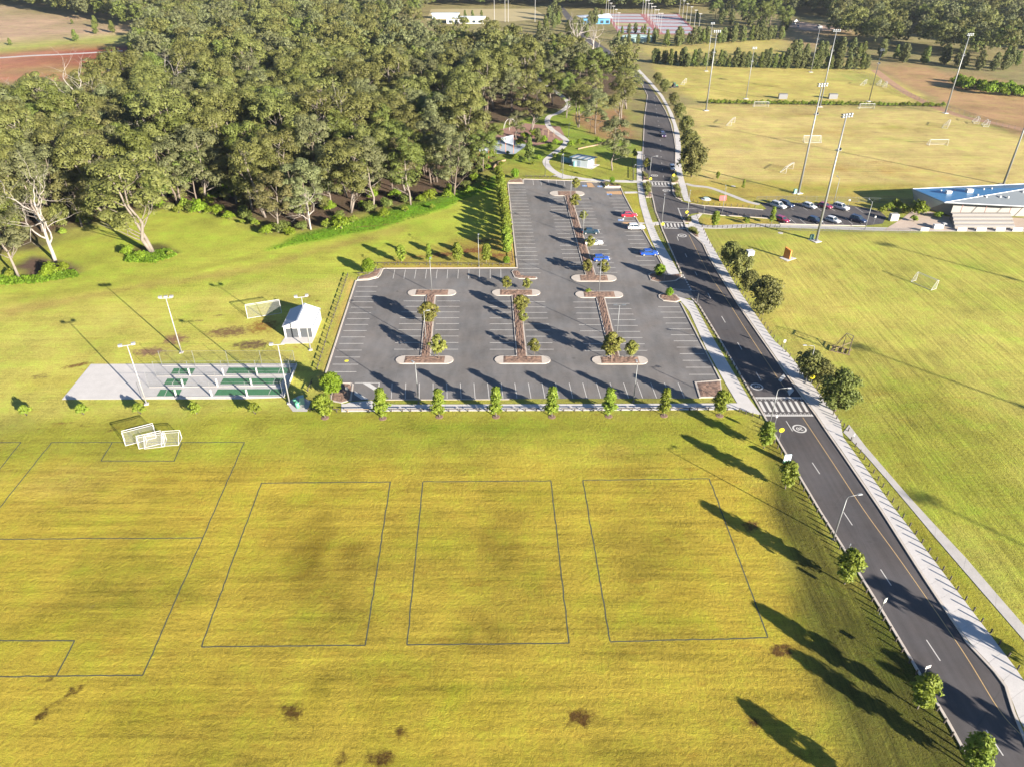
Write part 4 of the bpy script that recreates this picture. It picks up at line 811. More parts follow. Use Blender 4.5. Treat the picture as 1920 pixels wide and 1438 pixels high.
for j, (u, v, pr, s, wh) in enumerate([(805, 612, ISLT, 1.12, 'bronze gum at the middle of left island'), (823, 674, ISLT2, 1.15, 'bronze gum at the lower end of left island'), (977, 590, ISLT, .92, 'upper bronze gum on the middle island'), (980, 610, ISLT2, .72, 'lower bronze gum on the middle island'), (1001.5, 668, ISLT2, .82, 'small bronze gum at lower end of middle island'), (950, 547, ISLT2, .8, 'left bronze gum on the middle island top'), (988, 547, ISLT2, .7, 'right bronze gum on the middle island top'), (1102, 549, BUSH2, .5, 'low shrub on the right island top'), (1146, 676, ISLT, 1.18, 'large bronze gum at lower end of right island'), (1182, 675, ISLT2, .9, 'small bronze gum beside large one on right island'),
    (1078, 393, ISLT, .9, 'bronze gum on the long upper island beside lamp'), (1079, 360, ISLT2, .92, 'bronze gum at the far end of long upper island'), (1093, 418, ISLT2, .75, 'low bronze gum half way along long upper island'), (1106, 470, ISLT2, .85, 'bronze gum before the white wagon'), (1100, 515, ISLT, .75, 'left bronze gum at near end of long upper island'), (1131, 520, ISLT2, .95, 'right bronze gum at near end of long upper island')]):
    plant(pr, at(u, v), s * 1.1, wh + ' in the car park', sxy=1.12)
hp = GS([(950.5, 475), (948, 440), (945, 405), (941, 372), (937, 340)])
for j, p_ in enumerate(resample(hp, 17)):
    plant(HEDGET, p_ + Vector((random.uniform(-.3, .3), random.uniform(-.3, .3), 0)), random.uniform(.85, 1.08), 'dense hedge tree in the row left of upper car park, ' + nth(j) + ' from near end', 'hedge trees left of the upper car park')
for u, v, pr, s, lb in [(1366, 500, WATTLE, .85, 'roadside tree at the top of right verge group'), (1385, 522, WATTLE, .95, 'roadside tree beside the tall square sign'), (1402, 548, WATTLE, .7, 'low roadside tree between two larger ones'), (1430, 590, WATTLE, 1.15, 'large roadside tree below the square sign'), (1512, 714, WATTLE, .85, 'roadside tree pierced by a street lamp near crossing'), (1535, 722, WATTLE, .7, 'smaller roadside tree left of the dark fig'), (1565, 770, FIG, .9, 'big dark round fig beside the zebra crossing path'),
    (1296, 333, WATTLE, 1.5, 'tall grey roadside tree above the far crossing'), (1290, 290, WATTLE, 1.15, 'roadside tree below the bend beside the far footpath'), (1284, 255, WATTLE, 1.0, 'roadside tree half way along the far footpath'), (1272, 225, WATTLE, .9, 'roadside tree near the top of far footpath'), (1262, 200, WATTLE, .8, 'small roadside tree at the bend of far footpath'), (1245, 175, WATTLE, .85, 'roadside tree at the far end of the footpath'), (1232, 160, WATTLE, .8, 'last roadside tree before the bend'), (1212, 320, ISLT, .9, 'thin tree between the park and the road'), (1190, 300, ISLT2, .9, 'thin tree at the park edge near road')]:
    plant(pr, at(u, v), s, lb)
# trees just outside the frame whose shadows lie across the near road
for x, y, s, lb in [(G(1880, 1225).x + 9.5, G(1880, 1225).y - 9.8, .95, 'tall verge tree outside the lower right corner'), (G(1900, 1380).x + 12, G(1900, 1380).y - 12.4, 1.0, 'second tall verge tree outside the lower right corner')]:
    plant(YOUNG, Vector((x, y, 0)), s * 1.75, lb)
plant(STREET2, G(1372, 1302) + Vector((14.0, -14.5, 0)), 1.1, 'street tree on the near verge below the bottom edge')
plant(YOUNG, Vector((-29, 22.5, 0)), 1.3, 'young tree outside the frame below the lower left corner', sxy=1.2)
# garden planting
for bi, (poly, n) in enumerate(((Z4((225, 220), (255, 230), (320, 330), (240, 340)), 9), (Z4((240, 395), (310, 400), (350, 500), (355, 610), (280, 610), (250, 520)), 22), (Z4((690, 300), (780, 290), (790, 375), (700, 380)), 12), (Z4((720, 430), (820, 440), (850, 640), (800, 630), (745, 560)), 22), (Z4((905, 990), (940, 950), (985, 970), (1000, 1030)), 9), (Z4((960, 1125), (1070, 1120), (1120, 1260), (1000, 1190)), 20), (ZR((1345, 160), (1380, 195), (1550, 195), (1540, 185)), 12))):
    P = GS(poly); c_ = 0
    while c_ < n:
        x, y = random.uniform(min(p_.x for p_ in P), max(p_.x for p_ in P)), random.uniform(min(p_.y for p_ in P), max(p_.y for p_ in P))
        if in_poly(x, y, P): c_ += 1; plant(SEDGE, Vector((x, y, .14)), random.uniform(.8, 1.3), 'pale tussock in the kerbed bed ' + ('above the left end of far crossing', 'below the left end of far crossing', 'above the right end of far crossing', 'below the right end of far crossing', 'above the right end of middle crossing', 'below the right end of middle crossing', 'beside the accessible bays')[bi], 'tussocks in kerbed bed ' + 'abcdefg'[bi])
for u, v, s in [(952, 290, .7), (966, 300, .75), (985, 306, .8), (1000, 310, .7), (1010, 300, .7), (940, 312, .7), (1030, 282, .8), (1042, 272, .9), (1056, 288, .9), (1070, 276, .9), (1085, 272, .8), (1100, 272, .8), (1120, 268, .8), (1132, 268, .7), (1020, 268, 1.0), (985, 262, 1.1), (1003, 258, 1.2), (975, 275, 1.2), (930, 296, .7), (920, 306, .7), (915, 318, .7), (1040, 296, .6)]:
    plant(random.choice((BUSH, BUSH2)), at(u, v), s, 'clipped garden shrub in the playground beds', 'garden shrubs round the playground')
plant(WIND2, at(992, 302), .95, 'pointed dense tree in the playground garden')
plant(WIND, at(1008, 268), .55, 'dark rounded tree beside the playground swings')
# windbreaks, field hedge and loose trees of the far grounds
def row(pr, pts, n, s, lb, g, jit=1.0, jp=None):
    for i, p_ in enumerate(resample(GS(pts), n)): plant(random.choice(pr), p_ + Vector((random.uniform(-jit, jit), random.uniform(-jit, jit), 0)), s * random.uniform(.75, 1.15), lb + (counted(pts, i, n) if jit < 3.5 else ''), g)
WB = [WIND, WIND, WIND2]
row(WB, [(1225, 119), (1290, 126), (1350, 126), (1460, 129), (1622, 131)], 44, .95, 'windbreak tree in the row behind the far sports field', 'windbreak behind the far field', 1.6)
row(WB, [(1440, 122), (1540, 112), (1650, 108)], 18, 1.1, 'tall windbreak tree in the clump behind the far field', 'clump behind the far field', 5)
row(WB, [(1255, 88), (1330, 82), (1400, 78), (1470, 74)], 26, 1.1, 'windbreak tree in the row below the ball courts', 'windbreak below the courts', 3)
row(WB, [(1160, 78), (1180, 84), (1225, 82), (1232, 72), (1200, 62), (1165, 66)], 16, .7, 'dark tree ringing the pale green tank', 'trees round the tank', 1)
row(WB + [GUMS[3]], [(1320, 40), (1400, 52), (1470, 62), (1440, 48), (1350, 30)], 26, 1.1, 'dark tree in the belt right of the ball courts', 'belt right of the courts', 8)
row(WB, [(1670, 112), (1720, 120), (1760, 118), (1800, 128), (1860, 132), (1915, 120)], 18, 1.0, 'dark tree in the loose row beside the dirt track', 'loose row beside the dirt track', 5)
row([BUSH], [(1790, 160), (1850, 172), (1920, 178)], 34, 1.7, 'olive scrub bush on the bank by the dirt track', 'scrub on the dirt track bank', 7)
row([BUSH2], [(1325, 195), (1420, 196.5), (1540, 198), (1660, 199.5), (1769, 201.5)], 62, 1.05, 'low hedge shrub in the line between two sports fields', 'hedge between the sports fields', .3)
row(WB, [(1065, 62), (1080, 80), (1098, 60), (1120, 42)], 10, 1.2, 'dark tree beside the courts building and far road', 'trees beside the far road', 5)
row(WB, [(1000, 70), (1030, 60), (1045, 30)], 9, 1.2, 'tree on the left verge of far road', 'trees on the left of the far road', 6)
for u, v, s, lb in [(143, 78, .8, 'round paddock tree nearest the red ploughed bed'), (180, 64, .8, 'paddock tree right of the nearest one'), (180, 52, .9, 'paddock tree close to the dark woodland edge'), (212, 62, .9, 'rightmost paddock tree by the woodland'), (20, 86, .5, 'small paddock shrub at left edge'), (136, 46, .4, 'tiny shrub in the middle of the paddock')]: plant(WIND2, at(u, v), s * 1.1, lb, sxy=1.3)
for u in (872, 886, 903): plant(WIND2, at(u, 35), .75, 'dark pointed tree before the far oval', 'pointed trees before the far oval')
# far woodland that reads as one mass: points carrying small copies of three tree shapes
FARC = bpy.data.collections.new('far_tree_shapes')
for i, src in enumerate((GUMS[0], GUMS[3], GUMS[6])):
    cr = [o.data for o in KIDS[src.name] if o.name.startswith('crown')][0]; n = len(cr.polygons); co = np.empty(n * 12, np.float32); cr.vertices.foreach_get('co', co); Q4 = co.reshape(n, 4, 3)[::4]; c0 = Q4.mean(1, keepdims=True); Q4 = c0 + (Q4 - c0) * 1.9
    me = np_mesh('far_tree', Q4, 4, [LG[(0, 2, 1)[i]]]); o = bpy.data.objects.new('far_tree', me); FARC.objects.link(o)
far = list(rest)
def scatter(poly, sp, cnt):
    P = GS(poly); xs = [p_.x for p_ in P]; ys = [p_.y for p_ in P]
    for gx_ in np.arange(min(xs), max(xs), sp):
        for gy_ in np.arange(min(ys), max(ys), sp):
            x, y = gx_ + random.uniform(-.45, .45) * sp, gy_ + random.uniform(-.45, .45) * sp
            if in_poly(x, y, P): far.append(Vector((x, y, 0)))
scatter([(-250, -4), (0, 11), (120, 31), (245, 54), (300, 58), (640, 50), (740, 46), (800, 30), (815, 14), (1000, 14), (1025, 10), (1050, 18), (1130, 22), (1275, 24), (1330, 22), (1370, 8), (1420, 22), (1480, 30), (1560, 34), (1640, 50), (1720, 66), (1800, 78), (1920, 92), (2200, 120), (2200, -70), (-250, -70)], 9.5, 0)
scatter([(1560, 44), (1640, 62), (1700, 90), (1660, 100), (1600, 92), (1550, 70)], 10, 0)
scatter([(1700, 72), (1800, 88), (1930, 104), (1930, 122), (1860, 118), (1740, 104)], 11, 0)
me = bpy.data.meshes.new('far_woodland'); me.from_pydata([tuple(p_) for p_ in far], [], []); fo = link('far_woodland', me); tag(fo, 'dense far woodland closing the view behind the grounds', 'woodland', kind='stuff')
ng = bpy.data.node_groups.new('far_woodland', 'GeometryNodeTree')
ng.interface.new_socket('Geometry', in_out='INPUT', socket_type='NodeSocketGeometry'); ng.interface.new_socket('Geometry', in_out='OUTPUT', socket_type='NodeSocketGeometry')
N = ng.nodes; gi = N.new('NodeGroupInput'); go = N.new('NodeGroupOutput'); iop = N.new('GeometryNodeInstanceOnPoints'); ci = N.new('GeometryNodeCollectionInfo'); ci.inputs[0].default_value = FARC; ci.inputs['Separate Children'].default_value = True
r1 = N.new('FunctionNodeRandomValue'); r1.data_type = 'FLOAT_VECTOR'; r1.inputs[0].default_value = (0, 0, 0); r1.inputs[1].default_value = (0, 0, 6.28)
r2 = N.new('FunctionNodeRandomValue'); r2.data_type = 'FLOAT'; r2.inputs[2].default_value = .68; r2.inputs[3].default_value = 1.1; r2.inputs['Seed'].default_value = 5
iop.inputs['Pick Instance'].default_value = True
ng.links.new(gi.outputs[0], iop.inputs['Points']); ng.links.new(ci.outputs[0], iop.inputs['Instance']); ng.links.new(r1.outputs[0], iop.inputs['Rotation']); ng.links.new(r2.outputs[1], iop.inputs['Scale']); ng.links.new(iop.outputs[0], go.inputs[0])
mo = fo.modifiers.new('trees', 'NODES'); mo.node_group = ng
# ------------------------------------------------------------------ bollards and log barriers
BOL = MB().tube((0, 0, -.1), (0, 0, .72), .095, .095, 8).tube((0, 0, .72), (0, 0, .78), .095, .06, 8).mesh('bollard', TIMBER)
def bollards(pts, n, label, group):
    for i_, q in enumerate(resample(GS(pts), n)):
        o = link('bollard', BOL, None, (q.x + random.uniform(-.04, .04), q.y + random.uniform(-.04, .04), 0), random.random()); o.rotation_euler = (random.uniform(-.03, .03), random.uniform(-.03, .03), random.random()); tag(o, label + counted(pts, i_, n), 'bollard', group)
def noff(pts, d):
    """shift a line of photo points sideways by d metres (positive: to the right of its course); returns world points"""
    q = GS(pts); out = []
    for i in range(len(q)):
        a = q[max(0, i - 1)]; c = q[min(len(q) - 1, i + 1)]; t = (c - a).normalized(); out.append(q[i] + Vector((t.y, -t.x, 0)) * d)
    return out
bollards([(1436, 800), (1462, 848), (1492, 897), (1535, 964), (1581, 1040), (1640, 1136), (1716, 1262), (1773, 1360), (1815, 1432)], 40, 'dark timber bollard on the grass beside the near left kerb', 'bollards beside the near left kerb')
bollards([(1595, 826), (1625, 868), (1693, 971), (1750, 1045), (1800, 1113), (1904, 1249), (1925, 1278)], 28, 'dark timber bollard between the road footpath and park footpath', 'bollards between the two footpaths')
bollards([(1348, 480), (1390, 548), (1452, 637), (1515, 709), (1548, 750)], 36, 'dark timber bollard along the field side of road footpath', 'bollards along the field side of footpath')
bollards([(1562, 778), (1578, 796), (1590, 808)], 5, 'dark timber bollard below the dark fig', 'bollards below the fig')
bollards([(1303, 566), (1330, 612), (1357, 658), (1411, 747)], 24, 'short timber bollard in grass strip between entry footpath and road', 'bollards beside the entry footpath')
bollards(Z4((330, 640), (380, 800), (470, 1000)), 14, 'short timber bollard in grass strip above the middle crossing', 'bollards above the middle crossing')
bollards(Z4((430, 1090), (560, 1330), (640, 1480), (820, 1800)), 18, 'short timber bollard in grass strip below the middle crossing', 'bollards below the middle crossing')
bollards(Z4((1040, 690), (1200, 735), (1500, 755), (1900, 780), (2050, 790)), 12, 'small bollard on the north verge of side road', 'bollards north of the side road')
bollards(Z4((935, 450), (985, 650)), 7, 'small bollard beside the far footpath corner', 'bollards at the far footpath corner')
bollards(Z4((1130, 880), (1500, 905), (1900, 925), (2250, 955)), 13, 'small bollard on the triangle lawn by the side road', 'bollards on the triangle lawn')
bollards(Z4((1100, 930), (1150, 1050)), 4, 'small bollard at the rounded tip of triangle lawn', 'bollards at the triangle tip')
bollards(Z4((1200, 1100), (1600, 1120), (1920, 1110)) + [(1411, 426), (1462, 427)], 17, 'small bollard along the lawn edge of clubhouse path', 'bollards along the clubhouse path')
bollards(Z4((1190, 1110), (1290, 1350)) + [(1345, 478)], 9, 'timber bollard curving down from clubhouse path to road footpath', 'bollards at the clubhouse path corner')
bollards([(1386, 772), (1398, 776), (1410, 780), (1424, 783)], 4, 'timber bollard at the end of car park footpath', 'bollards at the footpath end')
RAILM = {}
def log_barrier(a, c, label, group, mat=TIMBER, h=.62):
    d = c - a; L = d.length
    t = thing('log_barrier', label, 'barrier', ((a.x + c.x) / 2, (a.y + c.y) / 2, 0), math.atan2(d.y, d.x), group)
    key = (round(L, 1), mat.name)
    if key not in RAILM:
        RAILM[key] = (MB().tube((0, 0, -.1), (0, 0, h), .085, n=8).mesh('post', mat), MB().tube((-L / 2 - .12, 0, h - .06), (L / 2 + .12, 0, h - .06), .075, n=8).mesh('rail', mat))
    pm, rm = RAILM[key]
    link('post', pm, t, (-L * .36, 0, 0)); link('post', pm, t, (L * .36, 0, 0)); link('rail', rm, t)
def barrier_row(pts, pitch, frac, label, group, skip=(), mat=TIMBER):
    q = GS(pts); T = plen(q); n = max(1, int(round(T / pitch))); R = resample(q, n * 20 + 1)
    for i in range(n):
        if i in skip: continue
        log_barrier(R[i * 20], R[int(i * 20 + 20 * frac)], label + counted(pts, i, n), group, mat)
barrier_row([(652.5, 516.5), (617, 622), (593, 700)], 2.85, .62, 'dark log rail section in the row left of the car park', 'log rails left of the car park')
barrier_row([(586, 716), (574, 742)], 3.2, .8, 'dark log rail section beside the bin pad', 'log rails beside the bins')
barrier_row([(671, 516.5), (695, 515)], 2.6, .75, 'dark log rail section in the top left corner bed', 'log rails in the corner bed'); barrier_row([(701, 512), (708, 502)], 2.6, .75, 'dark log rail section slanting across the top left corner bed', 'slanting log rails in the corner bed')
barrier_row([(578, 771), (640, 772)], 3.0, .86, 'log rail section behind the leftmost footpath street tree', 'log rails by the bin pad')
barrier_row([(645, 772.5), (704, 772)], 5.5, .9, 'pale log gate rail at left end of car park footpath', 'pale log rails', mat=PALETIM)
barrier_row([(730, 771.5), (1100, 770.5), (1375, 769)], 3.25, .8, 'dark log rail section along the car park footpath', 'log rails along the footpath')
barrier_row([(706, 497), (960, 498.5)], 2.5, .98, 'dark log rail section above the upper car park edge', 'log rails above the car park edge')
barrier_row([(962, 495), (957, 455)], 3.0, .8, 'log rail section behind the clipped hedge end tree', 'log rails by the hedge end')
barrier_row([(985, 333.5), (1048, 334.5)], 3.0, .8, 'log rail section on the lawn above the top bays', 'log rails above the top bays')
barrier_row(ZP((1400, 560), (1402, 720)), 3.0, .8, 'log rail section on park lawn beside kerbside footpath', 'log rails on the park lawn')

# ------------------------------------------------------------------ lamps and flood lights
def lamp(u, v, h, label, heads=1, face=0.0, mat=GALV, hm=LAMPH, group='car park lamps'):
    q = G(u, v); t = thing('car_park_lamp', label, 'lamp', q, face, group)
    MB().tube((0, 0, -.1), (0, 0, h), .085, .055, 8).build('pole', mat, t, True); MB().tube((0, 0, 0), (0, 0, .12), .2, .2, 8).build('base', GALV, t)
    for s in ((1, -1) if heads == 2 else (1,)):
        MB().tube((0, 0, h - .08), (.55 * s, 0, h + .05), .035, n=5).build('arm', mat, t)
        hd = MB().box((.85 * s, 0, h + .07), (.75, .3, .1)).build('lamp_head', hm, t); MB().box((.85 * s, 0, h + .012), (.6, .22, .02)).build('lens', LENS, hd)
lamp(785, 756, 8.0, 'slim lamp standing at the lower car park edge among bays', 1, 2.2); lamp(1187.5, 753.5, 7.8, 'lamp on the grass strip at lower right of the car park', 1, 1.6)
lamp(809.8, 547.5, 7.8, 'lamp on the top of left car park island', 1, 1.5); lamp(799.5, 650, 7.8, 'lamp on the spine of left car park island', 1, .3, GALV, LAMPH)
lamp(1156, 636, 7.6, 'twin headed lamp on the right island spine', 2, 0, GALV, LAMPD); lamp(1123, 549.5, 7.6, 'lamp on the top of right car park island', 1, 1.5)
lamp(1092.8, 447, 7.4, 'twin headed lamp between the dark car and white wagon', 2, 0, GALV, LAMPD); lamp(1069.3, 382.5, 7.8, 'lamp near the far end of long upper island', 1, 1.5)
lamp(1054.8, 335, 7.6, 'white lamp beside the path apron above the car park', 1, 1.5); lamp(898, 500, 7.8, 'lamp among street trees above the upper car park edge', 1, 1.5)
def street_lamp(u, v, h, label, face, mat=GALV, arm=1.5, cat='street lamp'):
    q = G(u, v); t = thing('street_lamp', label, cat, q, face, 'street lamps')
    MB().path([Vector((0, 0, -.1)), Vector((0, 0, h - .5)), Vector((.18, 0, h - .1)), Vector((arm, 0, h + .05))], [.1, .065, .05, .04], 8).build('pole', mat, t, True)
    MB().tube((0, 0, 0), (0, 0, .15), .2, n=8).build('base', GALV, t); hd = MB().box((arm + .3, 0, h + .06), (.7, .28, .12), taper=.8).build('lamp_head', LAMPH, t); MB().box((arm + .3, 0, h - .01), (.5, .2, .02)).build('lens', LENS, hd)
street_lamp(1562, 1011, 7.8, 'street lamp leaning over the near road from left kerb', .2); street_lamp(1443.5, 793, 7.0, 'street lamp at the near left corner of zebra crossing', 0.0); street_lamp(1510, 718, 7.8, 'street lamp standing among trees beside right footpath', 3.1)
street_lamp(1240.7, 418, 7.4, 'street lamp at the left end of middle crossing', 1.4); street_lamp(1287, 413, 7.8, 'street lamp at the side road corner above yellow sign', 1.3); street_lamp(1353.6, 401.5, 7.6, 'street lamp on triangle lawn below the red board', 1.4); street_lamp(1217.8, 332, 6.6, 'street lamp in the kerbed bed at far crossing', 0.1)
street_lamp(1621.7, 431, 7.8, 'street lamp at the right end of clubhouse car park', 1.7); street_lamp(1562.5, 384, 7.8, 'street lamp behind the clubhouse car park white van bays', 1.6); street_lamp(1206, 320, 4.5, 'short street lamp beside the kerbside footpath top', 1.5)
for u, v, lb in [(1106, 250, 'black garden lamp beside the mulched park grove'), (1066, 258, 'black garden lamp beside the garden path bend'), (1187, 340, 'black lamp on park lawn beside kerbside footpath'), (1052, 320, 'thin dark lamp beside the white lamp on park lawn'), (1022, 330, 'black lamp by the lawn below playground')]: street_lamp(u, v, 5.0, lb, 1.0, BLACKP, .35, 'garden lamp')
def flood_pole(u, v, h, label, face, nb):
    q = G(u, v); t = thing('flood_light_pole', label, 'flood light', q, face, 'cricket net flood lights')
    MB().tube((0, 0, -.1), (0, 0, h), .13, .07, 10).build('pole', WPOLE, t, True); MB().box((0, 0, .06), (.7, .7, .12)).build('base', CONC, t)
    MB().box((0, 0, h - .05), (2.2, .12, .12)).build('cross_arm', WPOLE, t)
    for i in range(nb):
        x = -1.0 + 2.0 * i / max(1, nb - 1)
        hd = MB().box((x, -.12, h + .18), (.62, .5, .34)).build('flood_lamp', WPOLE, t); MB().box((x, -.38, h + .16), (.5, .03, .26)).build('lens', LENS, hd)
flood_pole(275, 757.5, 11.8, 'white flood light pole in front of cricket nets', .35, 2); flood_pole(340.5, 661.5, 11.8, 'white flood light pole behind cricket nets', 3.3, 3); flood_pole(543, 756, 11.8, 'white flood light pole beside the green bins', .1, 1); flood_pole(582.5, 656.5, 11.5, 'white flood light pole in front of the shed', 3.4, 2)
def stadium(u, v, h, label, face, small=False):
    q = G(u, v); t = thing('stadium_light', label, 'stadium light', q, face, 'stadium light poles'); r0 = .34 if not small else .2
    MB().tube((0, 0, -.2), (0, 0, h), r0, r0 * .45, 12).build('pole', GALV, t, True); MB().box((0, 0, .08), (2.0, 2.0, .16)).build('base', CONC, t)
    k2 = MB(); k2.box((0, 0, h * .74), (1.1, 1.1, .12)); k2.box((0, 0, h * .74 + .35), (1.2, .06, .06)); k2.box((.55, 0, h * .74 + .3), (.06, 1.0, .5)); k2.build('collar', GALV, t)
    MB().box((0, 0, h - .3), (3.4 if not small else 2.2, .2, .2)).build('cross_arm', GALV, t); MB().box((0, 0, h + .25), (3.4 if not small else 2.2, .2, .2)).build('cross_arm', GALV, t)
    for i in range(4 if not small else 3):
        for j in range(2):
            n = 4 if not small else 3; x = (-1.3 + 2.6 * i / (n - 1)) * (1 if not small else .6); hd = MB().box((x, -.3, h - .3 + .55 * j), (.5, .4, .34)).build('flood_lamp', LAMPH, t); MB().box((x, -.515, h - .33 + .55 * j), (.42, .03, .27)).build('lens', LENS, hd)
for u, v, h, f_, lb, sm in [(1530, 453, 31.8, .4, 'tall stadium light with big head at the right field corner', 0), (1497, 363, 31.5, .3, 'tall stadium light behind the clubhouse car park', 0), (1537, 201, 31.2, 0, 'tall stadium light in the hedge between sports fields', 0), (1323.5, 208, 31.8, .2, 'tall stadium light at the left end of field hedge', 0), (1398.5, 186, 22, .1, 'shorter stadium light on the upper field near a dugout', 1), (1520, 136, 22.5, 0, 'shorter stadium light on the far side of upper field', 1), (1629, 191, 22, .2, 'shorter stadium light near the right hedge end', 1), (1772, 213, 31.2, .3, 'tall stadium light at the fence by dirt track', 0), (1881, 347, 30, .2, 'stadium light behind the clubhouse roof', 0), (1324, 134, 24, .1, 'stadium light at upper left of far field', 1)]: stadium(u, v, h, lb, f_, sm)
for u, v, f_, lb in [(1655, 458, .3, 'stadium light outside the right edge shading the field top'), (1600, 648, .3, 'stadium light outside the right edge shading the field middle'), (1720, 930, .3, 'stadium light outside the lower right shading the footpaths')]:
    q = G(u, v); SHIFT = Vector((80, -82.5, 0)); q = q + SHIFT; stadium(0, 1000, 32, lb, f_); bpy.context.view_layer.update(); [setattr(o, 'location', q) for o in bpy.data.objects if o.get('label') == lb]
for u, v, lb in [(1490, 363.5, 'green switch cabinet beside the tall light behind clubhouse car park'), (1521, 450, 'green switch cabinet beside the tall light at right field corner')]:
    q = G(u, v); t = thing('switch_cabinet', lb, 'cabinet', q, .2); MB().box((0, 0, .7), (.9, .6, 1.4)).build('body', M('cabinet_green', (.10, .22, .19), .5, .08), t); MB().box((0, -.315, .7), (.75, .03, 1.2)).build('door', M('cabinet_door', (.12, .25, .22), .5, .08), t); MB().box((0, 0, .03), (1.5, 1.1, .06)).build('base', CONC, t)

# ------------------------------------------------------------------ signs and small street furniture
def round_sign(u, v, label, h=2.3, mat=YSIGN, r=.42, face=0.0, mark=True):
    q = G(u, v); t = thing('road_sign', label, 'sign', q, face); MB().tube((0, 0, -.1), (0, 0, h + r), .035, n=6).build('post', GALV, t)
    p_ = MB().tube((0, -.04, h), (0, -.065, h), r, n=20).build('panel', mat, t)
    if mark:
        m = MB(); m.tube((0, -.066, h + .2), (0, -.07, h + .2), .06, n=8); m.box((0, -.068, h + .02), (.09, .004, .24)); m.box((-.06, -.068, h - .17), (.05, .004, .2)); m.box((.07, -.068, h - .17), (.05, .004, .2)); m.build('walking_figure', BLACKP, p_)
for u, v, lb, f_ in [(1460, 828, 'round yellow crossing sign on the near left verge', 0), (1518, 727.5, 'round yellow crossing sign between lamp and dark fig', 0), (1286, 414, 'round yellow crossing sign at side road corner', 0), (1241, 436.5, 'round yellow crossing sign at left of middle crossing', 0), (1261.6, 343, 'round yellow crossing sign right of far crossing', 0), (1218.5, 350, 'round yellow crossing sign left of far crossing', 0)]: round_sign(u, v, lb, 2.4, face=f_, r=.42)
def flat_sign(u, v, label, w, h, top, mat, face=0.0, pmat=GALV, text=None):
    q = G(u, v); t = thing('sign_board', label, 'sign', q, face); MB().tube((0, 0, -.1), (0, 0, top), .04, n=6).build('post', pmat, t); MB().box((0, -.06, top - h / 2), (w, .04, h)).build('panel', mat, t)
flat_sign(1467, 659, 'small white sign on post beside the road footpath bollards', .45, .6, 2.6, WHITE); flat_sign(1648, 1152, 'grey backed road sign on the near verge bollard line', .5, .75, 3.0, M('sign_back', (.42, .44, .38), .5, .1), .5); flat_sign(1727, 1274, 'white road sign above the sparse young street tree', .7, .45, 2.6, WHITE, .3); flat_sign(1590, 1032, 'small dark sign post beside near kerb', .15, .3, 1.4, LAMPD); flat_sign(1842, 1434, 'thin grey sign post at the lower right corner', .2, .3, 1.9, GALV, .4)
flat_sign(1453, 795, 'small white post sign behind the crossing street tree', .3, .5, 1.9, WHITE); flat_sign(653, 745, 'white parking sign in the lower left mulch bed', .45, .5, 2.2, WHITE); flat_sign(1307, 569, 'grey sign post at the car park entry lower corner', .2, .4, 2.4, GALV, 1.3); flat_sign(1245, 527, 'grey sign post on the upper entry planter', .2, .4, 2.2, GALV, 1.3); flat_sign(1319, 402, 'thin sign post at the triangle lawn kerb', .2, .4, 2.3, GALV, .5)
flat_sign(1598, 826, 'thin white post where the two footpaths divide', .16, .5, 1.5, WHITE); flat_sign(1638, 420, 'white sign post at the end of clubhouse car park', .4, .5, 2.2, WHITE); flat_sign(1590, 388, 'white sign on post behind clubhouse car park', .5, .5, 2.2, WHITE); flat_sign(1140, 358, 'white accessible parking sign by the planter', .3, .4, 1.8, WHITE); flat_sign(1168, 420, 'white sign post beside the accessible bay of white car', .3, .5, 1.6, WHITE)
q = G(1474, 868); t = thing('notice_board', 'white and green notice board on the near left verge', 'notice board', q, rad(8)); MB().box((0, 0, .95), (1.15, .14, 1.5)).build('panel', M('pale_board', (.45, .52, .55), .4, .25, 2), t); MB().box((0, -.075, .3), (1.16, .02, .4)).build('green_band', GREENP, t)
for s in (-1, 1): MB().box((.5 * s, 0, .45), (.1, .1, 1.0)).build('post', GALV, t)
q = G(1397, 524); t = thing('square_sign', 'tall post carrying a white square box sign among roadside trees', 'sign', q, rad(12)); MB().tube((0, 0, -.1), (0, 0, 6.0), .11, n=8).build('post', GALV, t); MB().box((0, 0, 6.6), (1.5, 1.3, 1.15)).build('box', M('pale_blue_white', (.36, .41, .43), .5, .08), t); MB().box((0, 0, 7.185), (1.56, 1.36, .05)).build('cap', WHITE, t); MB().box((.05, -.66, 6.6), (1.3, .03, .95)).build('panel', WHITE, t)
q = G(1475, 485); t = thing('orange_monolith', 'upright orange slab on a small concrete pad', 'monument', q, rad(37)); b = MB(); b.prism([(-.25, -.9), (.25, -.9), (.25, .9), (-.25, .9)], 0, 2.3); b.add([(-.25, -.9, 2.3), (.25, -.9, 2.3), (.25, .9, 2.3), (-.25, .9, 2.3), (-.25, .9, 2.75), (.25, .9, 2.75)], [(0, 1, 5, 4), (1, 2, 5), (0, 4, 3), (2, 3, 4, 5)]); b.build('slab', M('rusty_orange', (.40, .15, .03), .7, .15, 2), t)
b = MB(); b.prism([(-1.6, -1.3), (1.9, -1.5), (1.2, 1.2), (-1.2, 1.3)], -.03, .07); b.build('pad', CONC, t)
q = G(1354.7, 378); t = thing('red_board', 'faded red board standing on lawn beside field path', 'board', q, rad(3)); MB().box((0, 0, .95), (2.1, .12, 1.5)).build('panel', M('faded_red', (.34, .07, .07), .6, .15), t)
for s in (-1, 1): MB().box((.8 * s, .02, .2), (.1, .1, .6)).build('leg', GALV, t)
q = G(1324, 374.5); t = thing('drinking_station', 'low round concrete seat pad with pale drum on lawn', 'pad', q); MB().tube((0, 0, 0), (0, 0, .08), 1.5, n=20).build('pad', CONC, t); MB().tube((0, 0, .08), (0, 0, .5), .9, .85, 16).build('drum', M('pale_green_drum', (.36, .46, .42), .6, .1), t)
